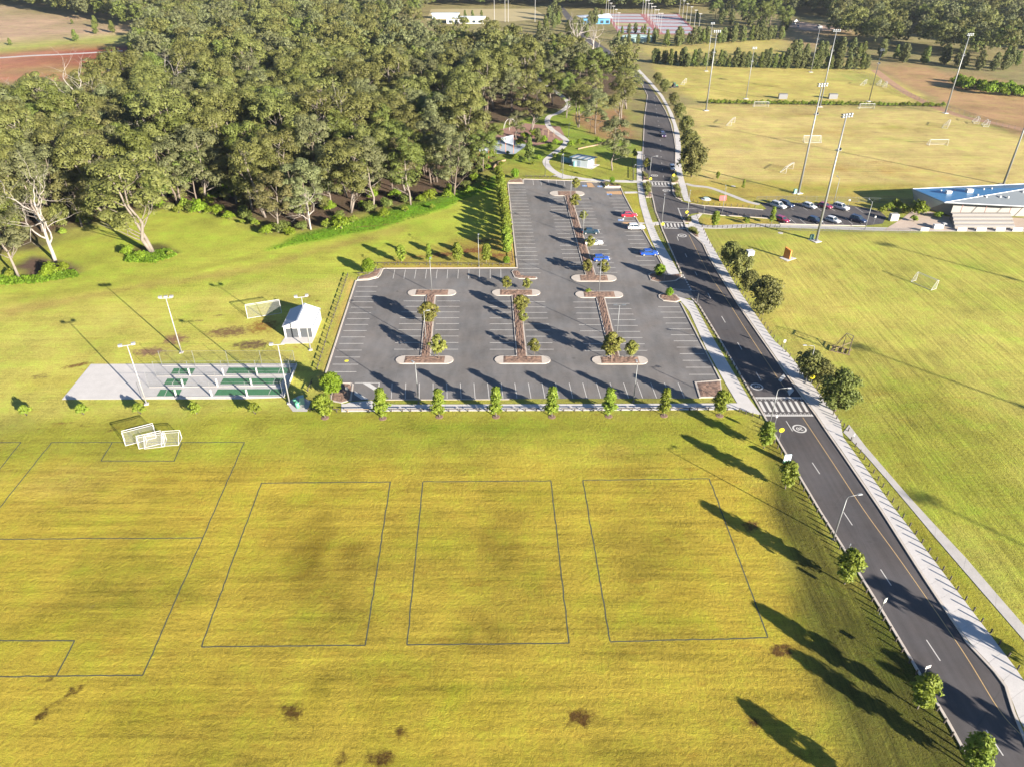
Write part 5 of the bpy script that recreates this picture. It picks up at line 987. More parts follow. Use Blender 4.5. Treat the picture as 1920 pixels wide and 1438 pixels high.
for u, v, lb in ((1463.5, 437.5, 'pale oval manhole lid on lawn below clubhouse path'), (1375, 350, 'pale manhole lid on lawn above field path')):
    q = G(u, v); b = MB(); b.tube((q.x, q.y, -.02), (q.x, q.y, .03), .7, n=16); tag(b.build('manhole_lid', CONC2), lb, 'manhole lid')
# bins on their pad
q = G(567, 757); t = thing('wheelie_bin', 'pale green tall bin box on the pad beside nets', 'bin', q, rad(20)); MB().box((0, 0, .75), (.75, .8, 1.35), taper=1.1).build('body', M('pale_green_plastic', (.20, .34, .26), .5, .1), t); MB().box((0, 0, 1.46), (.88, .92, .08)).build('lid', M('pale_green_lid', (.28, .42, .33), .5, .1), t)
for u, v, lb in ((554.5, 757, 'green round bin nearest the flood light pole'), (558.5, 764, 'green round bin in front of pale bin box')):
    q = G(u, v); t = thing('round_bin', lb, 'bin', q); MB().tube((0, 0, 0), (0, 0, .95), .3, .36, 14).build('body', GREENP, t, True); MB().tube((0, 0, .95), (0, 0, 1.05), .39, .3, 14).build('lid', M('green_lid', (.13, .40, .25), .5, .1), t)

# ------------------------------------------------------------------ cricket nets
ZN = lambda *p: [(240 + a / 5.82, 540 + c / 5.82) for a, c in p]
b = MB(); b.prism(GS([(116, 749), (170.5, 683), (556, 682), (553, 690), (533.5, 745), (460, 748)]), -.05, .03); pad = struct(b.build('concrete_pad', CONC))
for poly in (((467, 940), (500, 878), (735, 878), (700, 940)), ((1070, 935), (1100, 872), (1795, 872), (1772, 935)), ((390, 1057), (430, 990), (660, 990), (625, 1057)), ((1003, 1052), (1040, 988), (1700, 985), (1665, 1050)), ((312, 1180), (355, 1108), (590, 1108), (555, 1178)), ((940, 1172), (980, 1105), (1700, 1102), (1655, 1168))):
    b = MB(); b.sheet(GS(ZN(*poly)), .036); b.build('turf_strip', TURF, pad)
for a, c in (((1640, 930), (1665, 875)), ((1583, 1050), (1605, 988)), ((1535, 1165), (1560, 1105)), ((545, 940), (570, 880)), ((480, 1057), (515, 990)), ((400, 1178), (430, 1110))):
    a, c = GS(ZN(a, c)); line(a, c, pad, .044, .8, name='crease_line')
rowsN = [((375, 850), (1828, 846)), ((312, 965), (1780, 952)), ((232, 1085), (1725, 1066)), ((145, 1195), (1692, 1190))]
for ri, (a, c) in enumerate(rowsN):
    a, c = GS(ZN(a, c)); ordn = ('back', 'second', 'third', 'front')[ri]; t = thing('cricket_net', ordn + ' net fence of the cricket nets with thin steel posts', 'cricket net', a, math.atan2(c.y - a.y, c.x - a.x), 'net fences of the cricket nets'); L = (c - a).length
    for k2 in range(5):
        x = L * k2 / 4; MB().tube((x, 0, -.05), (x, 0, 3.25), .034, n=6).build('post', GALV, t)
        if ri and 0 < k2 < 4: MB().box((x, 0, .85), (.22, .22, 1.6)).build('post_pad', WHITE, t)
    MB().tube((0, 0, 3.2), (L, 0, 3.2), .02, n=4).build('top_wire', GALV, t); MB().box((L / 2, 0, .06), (L, .12, .1)).build('kerb', CONC2, t)
    m = MB(); n = 40
    for k2 in range(n):
        sag = lambda x: 3.2 - .32 * (1 - (2 * ((x / L * 4) % 1) - 1) ** 2) if ri else 3.2 - .22 * (1 - (2 * ((x / L * 4) % 1) - 1) ** 2)
        x0, x1 = L * k2 / n, L * (k2 + 1) / n; m.add([(x0, 0, .1), (x1, 0, .1), (x1, 0, sag(x1 - 1e-4)), (x0, 0, sag(x0))], [(0, 1, 2, 3)])
    m.build('net', NETG, t)
a, c = GS(ZN((1828, 846), (1692, 1190))); t = thing('cricket_net', 'end screen of the cricket nets above a white board', 'cricket net', a, math.atan2(c.y - a.y, c.x - a.x)); L = (c - a).length
m = MB(); m.add([(0, 0, .1), (L, 0, .1), (L, 0, 3.2), (0, 0, 3.2)], [(0, 1, 2, 3)]); m.build('net', NETG, t)
MB().box((L / 2, .3, .3), (L, .06, .6)).build('board', WHITE, t); MB().tube((0, 0, 3.2), (L, 0, 3.2), .02, n=4).build('top_wire', GALV, t)
# ------------------------------------------------------------------ goals
def goal(u, v, rz, label, w=5.0, h=2.0, d=1.7, tipped=None, r=.055, group=None):
    q = G(u, v); t = thing('football_goal', label, 'goal', q, rz, group)
    if tipped: t.rotation_euler = (tipped, 0, rz); t.location.z = .06
    for s in (-1, 1):
        MB().tube((s * w / 2, 0, 0), (s * w / 2, 0, h), r, n=6).build('post', WHITE, t); MB().path([Vector((s * w / 2, 0, h)), Vector((s * w / 2, .55, h)), Vector((s * w / 2, d, .05))], [r * .7] * 3, 5).build('back_stay', WHITE, t)
        MB().tube((s * w / 2, 0, .04), (s * w / 2, d, .04), r * .8, n=5).build('side_bar', WHITE, t)
    MB().tube((-w / 2 - r, 0, h), (w / 2 + r, 0, h), r, n=6).build('crossbar', WHITE, t); MB().tube((-w / 2, d, .04), (w / 2, d, .04), r * .8, n=5).build('ground_bar', WHITE, t); MB().tube((-w / 2, .55, h), (w / 2, .55, h), r * .6, n=5).build('top_bar', WHITE, t)
    m = MB(); m.add([(-w / 2, .55, h), (w / 2, .55, h), (w / 2, d, .05), (-w / 2, d, .05), (-w / 2, 0, h), (w / 2, 0, h), (-w / 2, 0, .05), (w / 2, 0, .05)], [(0, 1, 2, 3), (4, 5, 1, 0), (4, 0, 3, 6), (5, 7, 2, 1)]); m.build('net', NETW, t)
q = G(482, 578); goal(495, 585, rad(21) + math.pi, 'large white goal tipped near the shed', 7.0, 2.3, 2.0, r=.055)
goal(263, 818, rad(208), 'largest white goal in the cluster above the pitch', 4.6, 1.9, 1.6, r=.05); goal(283, 827, rad(205), 'second white goal resting against the largest one', 3.6, 1.6, 1.4, r=.05); goal(294, 826, rad(192), 'small white goal in front of the goal cluster', 3.0, 1.5, 1.9, r=.045); goal(325, 822, rad(186), 'small white goal standing right of the cluster', 2.7, 1.6, 1.9, r=.045)
goal(1736, 534, rad(118), 'white goal on the right mown field', 5.2, 2.1, 1.8, r=.05)
for u, v, rz, lb, w in [(1285, 158, 1.2, 'white goal at the left end of upper field', 5.5), (1374, 234, 1.1, 'white goal on the left of middle field', 6.5), (1427, 201.5, 0, 'white goal against the field hedge near left', 6.5), (1521, 266, math.pi, 'white goal in the middle of the middle field', 6.5), (1480, 322, .9, 'white goal near the lower stadium light', 6.5), (1625, 205, 0, 'white goal against the field hedge near right', 6.5), (1778, 239, 1.0, 'white goal at right end of middle field', 6.8), (1759, 274, 0, 'white goal at lower right of middle field', 6.8), (1622, 160, 1.0, 'white goal at the right end of upper field', 5.5), (1651, 160, 1.2, 'left one of the white goals parked by the fence', 4.5), (1662, 163, 1.2, 'right one of the white goals parked by the fence', 4.5), (1834, 231, 1.2, 'small white goal against the right boundary fence', 4), (1852, 237, 1.2, 'second small white goal against the right boundary fence', 4)]: goal(u, v, rz, lb, w, 2.2, 2.0, r=.05)
for u, lb in ((1468, 'left grey dugout shelter above the field hedge'), (1562, 'right grey dugout shelter above the field hedge')):
    q = G(u, 186.5); t = thing('dugout', lb, 'dugout', q, 0, 'dugouts'); b = MB(); b.add([(-2, 0, 0), (2, 0, 0), (2, 0, 2.1), (-2, 0, 2.1), (-2, 1.4, 2.3), (2, 1.4, 2.3)], [(0, 1, 2, 3), (3, 2, 5, 4)]); b.build('shell', M('dugout_grey', (.13, .13, .13), .5, .1), t); MB().box((0, .7, .45), (3.8, .4, .08)).build('bench', WHITE, t)
    for s in (-1, 1): MB().add([(2 * s, 0, 0), (2 * s, 1.3, 0), (2 * s, 1.4, 2.3), (2 * s, 0, 2.1)], [(0, 1, 2, 3)]).build('side_panel', M('dugout_grey'), t)
# timber training frame
q = G(1576, 658); t = thing('training_frame', 'open timber training frame with crossed beams on right field', 'frame', q, rad(-30)); Z = Vector
def beam(a, c, name='beam', w=.09): MB().tube(a, c, w, n=4).build(name, PALETIM if random.random() < .55 else TIMBER, t)
for y in (-1.1, 1.1): beam((-1.9, y, .1), (1.9, y, .1), 'skid')
for x in (-1.6, -.5, .6, 1.6): beam((x, -1.2, .22), (x, 1.2, .22), 'cross_beam')
for y in (-1.0, 1.0): beam((1.5, y, .1), (1.5, y, 3.3), 'post'); beam((-1.5, y, .1), (.2, y * .2, 3.9), 'brace', .07); beam((1.5, y, 3.2), (.2, y * .2, 3.9), 'brace', .06); beam((.2, y, .1), (.2, y, 2.9), 'post', .07)
beam((1.5, -1.0, 3.2), (1.5, 1.0, 3.2), 'top_beam'); beam((-1.5, -1, .3), (1.5, 1, 1.9), 'brace', .06); beam((1.5, -1, 1.4), (1.5, 1, 1.4), 'rail', .07)
# ------------------------------------------------------------------ cars
def car(u, v, rz, paint, label, kind='hatch', group='parked cars', suf='car'):
    q = G(u, v); t = thing('car', label, 'car', (q.x, q.y, .02), rz, group)
    L, Wd, H, belt = {'hatch': (4.1, 1.74, 1.47, .92), 'sedan': (4.6, 1.8, 1.45, .9), 'suv': (4.6, 1.86, 1.72, 1.05), 'wagon': (4.75, 1.82, 1.55, .95), 'ute': (5.2, 1.88, 1.78, 1.05)}[kind]
    hood = {'hatch': .86, 'sedan': .86, 'suv': 1.02, 'wagon': .9, 'ute': 1.05}[kind]; tail = {'hatch': belt, 'sedan': .93, 'suv': belt, 'wagon': belt, 'ute': 1.02}[kind]
    st = [(-.5, .50, .80, .80), (-.485, .36, tail * .92, .90), (-.44, .26, tail, .97), (-.30, .24, belt, 1.0), (0, .24, belt, 1.0), (.17, .24, belt, 1.0), (.24, .24, hood + .03, .99), (.40, .25, hood - .07, .96), (.47, .30, hood - .17, .9), (.5, .44, hood - .3, .78)]
    V, F = [], []
    for x, zb, zt, w in st:
        hw = Wd / 2 * w
        V += [(x * L, -hw * .9, zb), (x * L, -hw, zb + .16), (x * L, -hw, zt - .14), (x * L, -hw * .9, zt), (x * L, hw * .9, zt), (x * L, hw, zt - .14), (x * L, hw, zb + .16), (x * L, hw * .9, zb)]
    for i in range(len(st) - 1):
        for j in range(8): F.append((i * 8 + j, (i + 1) * 8 + j, (i + 1) * 8 + (j + 1) % 8, i * 8 + (j + 1) % 8))
    F += [tuple(range(8)), tuple(reversed(range(len(V) - 8, len(V))))]
    b = MB(); b.add(V, F); body = b.build('body', paint, t, False)
    x0, x1, x2, x3 = {'hatch': (-.47, -.36, .04, .22), 'sedan': (-.36, -.24, .06, .22), 'suv': (-.485, -.41, .05, .22), 'wagon': (-.485, -.38, .04, .22), 'ute': (-.20, -.14, .10, .24)}[kind]
    hw = Wd / 2
    def frustum(za, zb_, k0, k1, e=0.0):
        f0 = (za - belt) / (H - belt); f1 = (zb_ - belt) / (H - belt); V = []
        for z, f_ in ((za, f0), (zb_, f1)):
            xa, xb = lerp(x0, x1, f_) * L - e, lerp(x3, x2, f_) * L + e; w = lerp(hw * .93, hw * .74, f_) + e; V += [(xa, -w, z), (xb, -w, z), (xb, w, z), (xa, w, z)]
        return V, [(0, 1, 5, 4), (1, 2, 6, 5), (2, 3, 7, 6), (3, 0, 4, 7), (4, 5, 6, 7), (3, 2, 1, 0)]
    MB().add(*frustum(belt - .02, H - .07, 0, 0)).build('windows', GLASS, t); rf = MB().add(*frustum(H - .07, H, 0, 0, .03)).build('roof', paint, t)
    pl = MB()
    for s in (-1, 1):
        for xa, xb in ((x0, x1), (x3, x2), ((x0 + x3) / 2 - .03, (x1 + x2) / 2 - .03), (lerp(x0, x3, .22), lerp(x1, x2, .12))): pl.tube((xa * L, s * hw * .935, belt), (xb * L, s * hw * .765, H - .05), .045, n=4)
    pl.build('pillars', paint, t)
    if kind == 'ute': MB().box((-.35 * L, 0, 1.0), (1.3, 1.5, .08)).build('tray', M('tray_black', (.03, .03, .03), .8), t)
    if kind in ('suv', 'wagon'):
        for s in (-1, 1): MB().box((-.15 * L, s * hw * .66, H + .04), (1.7, .05, .05)).build('roof_rail', LAMPH, rf)
    for x in (-.3, .31):
        for s in (-1, 1):
            w = MB().tube((x * L, s * (hw - .2), .33), (x * L, s * (hw + .02), .33), .33, n=14).build('wheel', TYRE, t, False); MB().tube((x * L, s * (hw + .015), .33), (x * L, s * (hw + .03), .33), .2, n=10).build('rim', RIM, w)
    for s in (-1, 1):
        MB().box((.482 * L, s * hw * .66, hood - .24), (.14, .36, .14)).build('headlight', HEADL, t); MB().box((-.488 * L, s * hw * .72, tail - .2), (.1, .28, .18)).build('tail_light', REDL, t); MB().box((.15 * L, s * (hw + .08), belt + .04), (.14, .18, .13)).build('mirror', paint, t)
def carpaint(name, rgb, metal=.0):
    k = NT(name); k.p.inputs['Base Color'].default_value = (*rgb, 1); k.p.inputs['Roughness'].default_value = .28; k.p.inputs['Metallic'].default_value = metal; k.p.inputs['Coat Weight'].default_value = .6; k.p.inputs['Coat Roughness'].default_value = .06
    nz = k.noise(k.obj(), 1.5, 3); k.l(k.colmul((*rgb,), k.math('MULTIPLY_ADD', nz, .3, .85)), k.p.inputs['Base Color']); return k.m
PW, PR, PB, PN, PT, PM, PP, PS = carpaint('car_white', (.48, .48, .48)), carpaint('car_red', (.34, .012, .025)), carpaint('car_blue', (.006, .05, .30)), carpaint('car_navy', (.015, .025, .06)), carpaint('car_teal', (.006, .022, .032)), carpaint('car_maroon', (.22, .015, .05)), carpaint('car_purple', (.03, .012, .05)), carpaint('car_silver', (.42, .43, .44), .5)
e = rad(2.4)
car(1179, 407, e, PR, 'red hatchback parked on the right side of upper car park', 'sedan'); car(1192, 430, e, PW, 'white wagon parked beside the accessible bay', 'wagon'); car(1107, 438.5, e, PT, 'dark teal car parked on right side of long island', 'sedan'); car(1113, 459, e, PW, 'white wagon parked behind a bronze gum', 'wagon'); car(1127, 489, e, PB, 'blue hatchback parked at near end of long island', 'hatch'); car(1216.5, 478.5, e, PB, 'blue car parked by right kerb of upper car park', 'sedan')
car(1242.5, 257, rad(-88), PP, 'purple car driving on the far road', 'suv', 'cars on the road'); car(1260.5, 318.5, rad(-90), PW, 'white car driving down towards the far crossing', 'hatch', 'cars on the road')
cl = rad(-52)
for u, v, pt, kd, lb in [(1459, 390, PW, 'suv', 'leftmost white car in the upper bays by clubhouse'), (1473, 388, PN, 'suv', 'dark blue car beside leftmost white car by clubhouse'), (1517, 390.5, PW, 'hatch', 'lone white hatchback in the upper bays by clubhouse'), (1546.5, 390.5, PM, 'hatch', 'maroon car partly behind the tall light pole'), (1576, 393, PW, 'suv', 'rightmost white car in the upper bays by clubhouse')]: car(u, v, cl, pt, lb, kd, 'cars in the clubhouse car park')
for u, v, pt, kd, lb in [(1466, 416, PM, 'hatch', 'maroon car at left end of lower clubhouse bays'), (1527, 417, PN, 'hatch', 'navy car in the lower clubhouse bays'), (1561, 417, PW, 'hatch', 'small white car in the lower clubhouse bays'), (1608, 416.5, PN, 'suv', 'dark four wheel drive at right end of lower clubhouse bays')]: car(u, v, cl, pt, lb, kd, 'cars in the clubhouse car park')
for u, v, rz, lb in [(1489, 47, 1.0, 'white van on the far dirt yard'), (1496, 52, 1.2, 'second white van on the far dirt yard'), (1535, 52, .4, 'white car beside the far stadium light'), (1493, 42, .2, 'third white vehicle on far dirt yard')]: car(u, v, rz, PW, lb, 'ute', 'vehicles on the far dirt yard')
for i in range(7):
    a, c = GS([(1448 + i * 26, 384 + i * .9), (1462 + i * 26, 393.5 + i * .9)]); line(a, c, side_road, .02, 1.0)
for i in range(8):
    a, c = GS([(1480 + i * 17.5, 409.5), (1494 + i * 17.5, 421.5)]); line(a, c, side_road, .02, 1.0)

# ------------------------------------------------------------------ buildings
def corrugated(w, d, rib=.3, h=.05):
    """a ribbed roof sheet lying in x (w) and y (d), ribs run along y"""
    m = MB(); n = int(w / rib)
    for i in range(n):
        x = -w / 2 + w * i / n; s = w / n
        V = [(x, 0, 0), (x + s * .55, 0, 0), (x + s * .7, 0, h), (x + s * .85, 0, h), (x + s, 0, 0)]; m.add([(a[0], -d / 2, a[2]) for a in V] + [(a[0], d / 2, a[2]) for a in V], [(j, j + 1, j + 6, j + 5) for j in range(4)])
    return m
# white shed with two roller doors
q0, q1 = G(535, 633), G(590, 633); wS = (q1 - q0).length; fx = math.atan2(q1.y - q0.y, q1.x - q0.x); dS = 7.6; hS, rS = 2.55, 3.75
t = thing('shed', 'white gabled storage shed with two grey roller doors', 'shed', (q0 + q1) / 2, rad(2.4))
MB().box((0, dS / 2, hS / 2), (wS, dS, hS)).build('wall', WHITE, t)
for y in (.002, dS - .002): MB().add([(-wS / 2, y, hS), (wS / 2, y, hS), (0, y, rS)], [(0, 1, 2)]).build('gable', WHITE, t)
ROOFW = M('white_roof_sheet', (.42, .43, .45), .45, .06, 1.5, metal=.1)
for s in (-1, 1):
    sl_ = math.hypot(wS / 2 + .15, rS - hS); m = corrugated(dS + .3, sl_, .38, .04); o = m.build('roof_panel', ROOFW, t)
    ang = math.atan2(rS - hS, wS / 2); o.matrix_local = Matrix.Translation((s * (wS / 4 + .04), dS / 2, (hS + rS) / 2 + .03)) @ Matrix.Rotation(s * ang, 4, 'Y') @ Matrix.Rotation(math.pi / 2, 4, 'Z')
MB().box((0, dS / 2, rS + .1), (.3, dS + .34, .05)).build('ridge_cap', M('ridge_blue_grey', (.25, .28, .34), .5, .08), t)
for s in (-1, 1): MB().box((s * (wS / 2 + .1), dS / 2, hS + .02), (.14, dS + .32, .12)).build('gutter', M('gutter_grey', (.30, .32, .35), .5, .08), t)
DOOR = M('roller_door_grey', (.055, .06, .066), .55, .08, 2)
for x, w in ((-wS * .23, wS * .40), (wS * .24, wS * .38)):
    b = MB()
    for i in range(9): b.box((x, -.03, .12 + i * .23), (w, .06 if i % 2 else .04, .215))
    b.build('roller_door', DOOR, t)
b = MB(); b.prism([(-wS / 2 - .35, -2.5), (wS / 2 - .1, -2.5), (wS / 2 + .05, .1), (-wS / 2 - .05, .1)], -.03, .06); b.build('apron', CONC, t)
# toilet block with banded skillion roof
c0, c1, c2 = G(1072, 311), G(1102, 316), G(1113, 311.5)
ang = math.atan2(c1.y - c0.y, c1.x - c0.x); t = thing('toilet_block', 'small toilet block with pale blue and white banded roof', 'building', (c0.x, c0.y, 0), ang); wT, dT = (c1 - c0).length, 5.0
b = MB(); b.box((wT / 2, dT / 2, 1.3), (wT, dT, 2.6)); b.build('wall', M('pale_block_wall', (.34, .38, .41), .7, .08), t)
for i in range(7):
    w = (wT + 1.6) / 7; m = MB(); m.box((-.8 + w * (i + .5), dT / 2, 2.85), (w - .03, dT + 1.6, .09)); o = m.build('roof_panel', WHITE if i % 2 else M('pale_blue_sheet', (.10, .18, .25), .4, .1), t); o.rotation_euler = (rad(-4), 0, 0)
MB().box((wT * .45, -.02, 1.05), (.95, .06, 2.1)).build('door', M('blue_grey_door', (.20, .24, .30), .5, .1), t); MB().box((wT * .2, -.45, .8), (.5, .5, 1.6)).build('drinking_fountain', M('aqua_panel', (.20, .45, .48), .5, .1), t)
for y in (.4, dT - .4): MB().tube((wT + .7, y, 0), (wT + .7, y, 2.75), .06, n=6).build('post', M('rust_post', (.35, .16, .09), .6, .1), t)
MB().box((wT / 2 + .5, dT / 2, .03), (wT + 2.6, dT + 1.2, .07)).build('apron', CONC, t)
MB().box((-2.6, 2.2, .85), (4.6, .1, 1.7)).build('screen_wall', M('blue_screen', (.08, .24, .34), .6, .1), t)
# clubhouse: folded metal roof, white walls, terraced seating
t = thing('clubhouse', 'sports clubhouse with folded grey metal roof, shaded slope coloured sky blue', 'building')
ROOF_SKYLIT = M('roof_metal_skylit_blue', (.07, .21, .38), .35, .1, .5, metal=.25); ROOFG = M('grey_metal_roof', (.17, .19, .205), .45, .08, .5, metal=.25); ENDW = M('grey_cladding', (.34, .37, .40), .6, .06, 1)  # blue roof colour holds the sky-lit shade of the slope facing away
A_ = G(1711, 355, 4.6); B_ = G(1771, 380.5, 5.0); C_ = G(1935, 353, 7.6); D_ = G(1935, 345, 4.9); E_ = G(1935, 388.5, 4.6)
ex = lambda P, Q, s: P + (Q - P) * s
def plate(pts, name, mat, th=.18):
    n = len(pts); b = MB(); b.add([tuple(p_) for p_ in pts] + [(p_[0], p_[1], p_[2] - th) for p_ in pts], [tuple(range(n)), tuple(reversed(range(n, 2 * n)))] + [(i, n + i, n + (i + 1) % n, (i + 1) % n) for i in range(n)]); o = b.build(name, mat, t)
    bm = bmesh.new(); bm.from_mesh(o.data); bmesh.ops.recalc_face_normals(bm, faces=bm.faces[:]); bm.to_mesh(o.data); bm.free(); return o
C2 = C_ + (C_ - B_).normalized() * 26; C2.z = 7.6; D2 = D_ + Vector((24, 2, 0)); E2 = E_ + Vector((24, 1, 0))
plate([A_, B_, C_, D_], 'roof', ROOF_SKYLIT); plate([B_, E_, C_], 'roof_fold', ROOFG); plate([C_ + Vector((.02, 0, 0)), E_ + Vector((.02, 0, 0)), E2, C2], 'roof_fold', ROOFG); plate([D_ + Vector((.02, 0, 0)), C_ + Vector((.02, 0, .001)), C2, D2], 'roof', ROOF_SKYLIT)
dn = Vector((0, 0, .1))
for P, Q in ((A_, B_), (B_, C_), (A_, D_), (B_, E_)): MB().tube(P + Vector((0, 0, .03)), Q + Vector((0, 0, .03)), .09, n=5).build('roof_edge', ROOFW, t)
for u, v, z, s in ((1778, 363, 5.4, .7), (1817, 360, 6.0, .8)): q = G(u, v, z); MB().box((q.x, q.y, q.z + .2), (1.6 * s * 1.3, 1.6 * s, 1.5 * s)).build('roof_unit', WHITE, t)
for u, v, z in ((1764, 360, 5), (1790, 359, 5.4), (1844, 357, 6.2), (1859, 356, 6.4), (1849, 371, 5.9), (1875, 371, 6.0), (1890, 372, 6.0), (1833, 368, 5.9), (1918, 362, 6.8)): q = G(u, v, z); MB().tube(q, q + Vector((0, 0, .5)), .28, .22, 8).build('roof_vent', WHITE, t)
gA, gA2 = G(1714, 379), G(1736, 394)
b = MB(); b.add([tuple(A_ - dn * 1.5), tuple(B_ - dn * 1.5), (gA2.x, gA2.y, 0), (gA.x, gA.y, 0)], [(0, 3, 2, 1)]); b.build('end_wall', ENDW, t)
gB = G(1781, 405); gE = G(1945, 408); bk = Vector((gB.x - 5.2, gB.y + 8, 0)); zt = 4.45
b = MB(); b.add([(gB.x, gB.y, 0), (gE.x + 22, gE.y, 0), (gE.x + 22, gE.y, zt), (gB.x, gB.y, zt)], [(0, 1, 2, 3)]); b.add([(bk.x, bk.y, 0), (gB.x, gB.y, 0), (gB.x, gB.y, zt), (bk.x, bk.y, zt)], [(0, 1, 2, 3)]); b.add([(gA.x, gA.y, 0), (D2.x, D2.y - 1.5, 0), (D2.x, D2.y - 1.5, 4.2), (A_.x + 1, A_.y - .6, 4.2)], [(3, 2, 1, 0)]); b.build('wall', M('rendered_wall', (.22, .21, .195), .8, .12, .6), t)
for x0, x1, z0, z1 in ((12.2, 15.2, .8, 2.9), (16.0, 17.2, .3, 2.9), (18.2, 20.6, .2, 2.9), (22.5, 25, .8, 2.9)):
    w = MB().box((gB.x + (x0 + x1) / 2, gB.y - .03, (z0 + z1) / 2), (x1 - x0 + .2, .1, z1 - z0 + .2)).build('window', LAMPH, t); n = max(1, int((x1 - x0) / 1.0))
    for i in range(n): pw = (x1 - x0) / n; MB().box((gB.x + x0 + pw * (i + .5), gB.y - .09, (z0 + z1) / 2), (pw - .08, .04, z1 - z0 - .05)).build('pane', GLASS, w)
COLM = M('maroon_column', (.24, .10, .09), .6, .1)
for x in (1.8, 8.6, 15.6, 21.2): MB().tube((gB.x + x - 1.2, gB.y - 3.2, 0), (gB.x + x, gB.y - 1.4, zt + .1), .1, n=6).build('column', COLM, t)
MB().tube((bk.x + 2.1, bk.y - 3.4, 2.9), (bk.x + 2.1 - .05, bk.y - 3.46, 2.9), .42, n=16).build('round_emblem', COLM, t)
b = MB(); pv = GS([(1730, 393), (1775, 407), (1960, 410), (1990, 433), (1655, 433), (1690, 412), (1710, 396)]); b.prism(pv, -.05, .035); struct(b.build('forecourt', M('buff_paving', (.38, .30, .24), .85, .2, 1, world=True)))
t = thing('terrace_seating', 'pale concrete terraced seating in front of clubhouse', 'seating')
for i in range(4):
    z1 = 1.9 - i * .42; y0 = 411.5 + i * 4.4; P = GS([(1780 + i * 2.2, y0), (1889 + i * 3.2, y0), (1892 + i * 3.4, y0 + 4.6), (1782 + i * 2.4, y0 + 4.6)]); b = MB(); b.prism(P, 0, z1); b.build('tier', M('tier_concrete', (.17, .155, .14), .85, .15, .8), t); c4 = sum(P, Vector()) / 4; P2 = [c4 + (p_ - c4) * 1.0 for p_ in P]; sb = MB(); sb.prism([P2[0].lerp(P2[3], .35), P2[1].lerp(P2[2], .35), P2[1].lerp(P2[2], .98), P2[0].lerp(P2[3], .98)], z1 + .03, z1 + .09); sb.build('seat_board', M('seat_board_pale', (.36, .34, .32), .7, .1), t)
    for k2 in range(0): pass
for u, w, lb in ((1733, 14, 'leftmost'), (1803, 16, 'second'), (1839, 17, 'third'), (1875, 16, 'fourth'), (1907, 17, 'last')):
    q = G(u, 434.5); d = thing('field_board', lb + ' white advertising board from left along the field edge', 'board', q, 0, 'white boards along the field edge'); MB().box((0, 0, .55), (w * .155, .08, .95)).build('panel', WHITE, d)
    for s in (-1, 1): MB().box((s * w * .06, .1, .3), (.06, .06, .6)).build('leg', GALV, d)
q = G(1757, 429); d = thing('white_kiosk', 'small white block with end wall left of seating', 'kiosk', q); MB().box((0, 0, .6), (2.3, 1.0, 1.2)).build('counter', WHITE, d); MB().box((1.35, .1, .7), (.12, 1.1, 1.4)).build('end_panel', WHITE, d); MB().box((1.75, .1, 1.37), (.8, 1.1, .1)).build('cap', WHITE, d)
q = G(1674, 414); d = thing('bin_enclosure', 'slatted grey enclosure beside the shaded garden', 'enclosure', q, rad(2)); MB().box((0, 0, 1.0), (2.2, 1.4, 1.9)).build('body', M('slat_grey', (.28, .27, .25), .7, .1), d)
for i in range(7): MB().box((0, -.73, .2 + i * .27), (2.2, .04, .2)).build('slat', M('slat_light', (.40, .37, .33), .7, .12), d)
for u, v, s, pr, lb in ((1721, 404, 1.6, BUSH, 'yellow green shrub beside the clubhouse end wall'), (1713, 416, 1.0, BUSH2, 'pale shrub below the clubhouse end wall'), (1757, 409, .7, BUSH, 'low shrub under the clubhouse roof overhang'), (1665, 396, 1.4, BUSH2, 'dark shrub in the shaded garden by bin enclosure'), (1680, 392, 1.5, BUSH2, 'second dark shrub in the shaded garden by enclosure'), (1652, 400, 1.1, BUSH2, 'third dark shrub in the shaded clubhouse garden'), (1694, 400, 1.4, BUSH2, 'shrub between shaded garden and clubhouse end')): plant(pr, at(u, v), s, lb)
# ------------------------------------------------------------------ playground
q = G(957, 243); t = thing('climbing_arch', 'white crossed arch climbing frame in the playground', 'play frame', q, rad(10))
for k2, (a, w, h) in enumerate(((0, 2.8, 4.2), (1.25, 2.6, 4.3), (-.6, 2.6, 4.1))):
    P = [Vector((math.cos(a) * w * math.cos(s), math.sin(a) * w * math.cos(s), h * math.sin(s))) for s in np.linspace(0, math.pi, 13)]; MB().path(P, [.055] * 13, 6).build('arch', WHITE, t, True)
for k2 in range(4): MB().tube((1.6 * math.cos(k2 * 1.57), 1.6 * math.sin(k2 * 1.57), 0), (0, 0, 3.6), .025, n=4).build('rope', PALETIM, t)
b = MB(); b.sheet(GS([(928, 246), (985, 232), (1050, 238), (1062, 262), (1000, 275), (930, 262)]), .012); struct(b.build('softfall', M('softfall_bark', (.22, .12, .09), .95, .3, 1, world=True)))
b = MB(); b.sheet(GS([(885, 268), (960, 262), (990, 272), (965, 290), (900, 288)]), .018); struct(b.build('play_paving', M('pale_blue_paving', (.30, .34, .38), .8, .15, 1, world=True)))
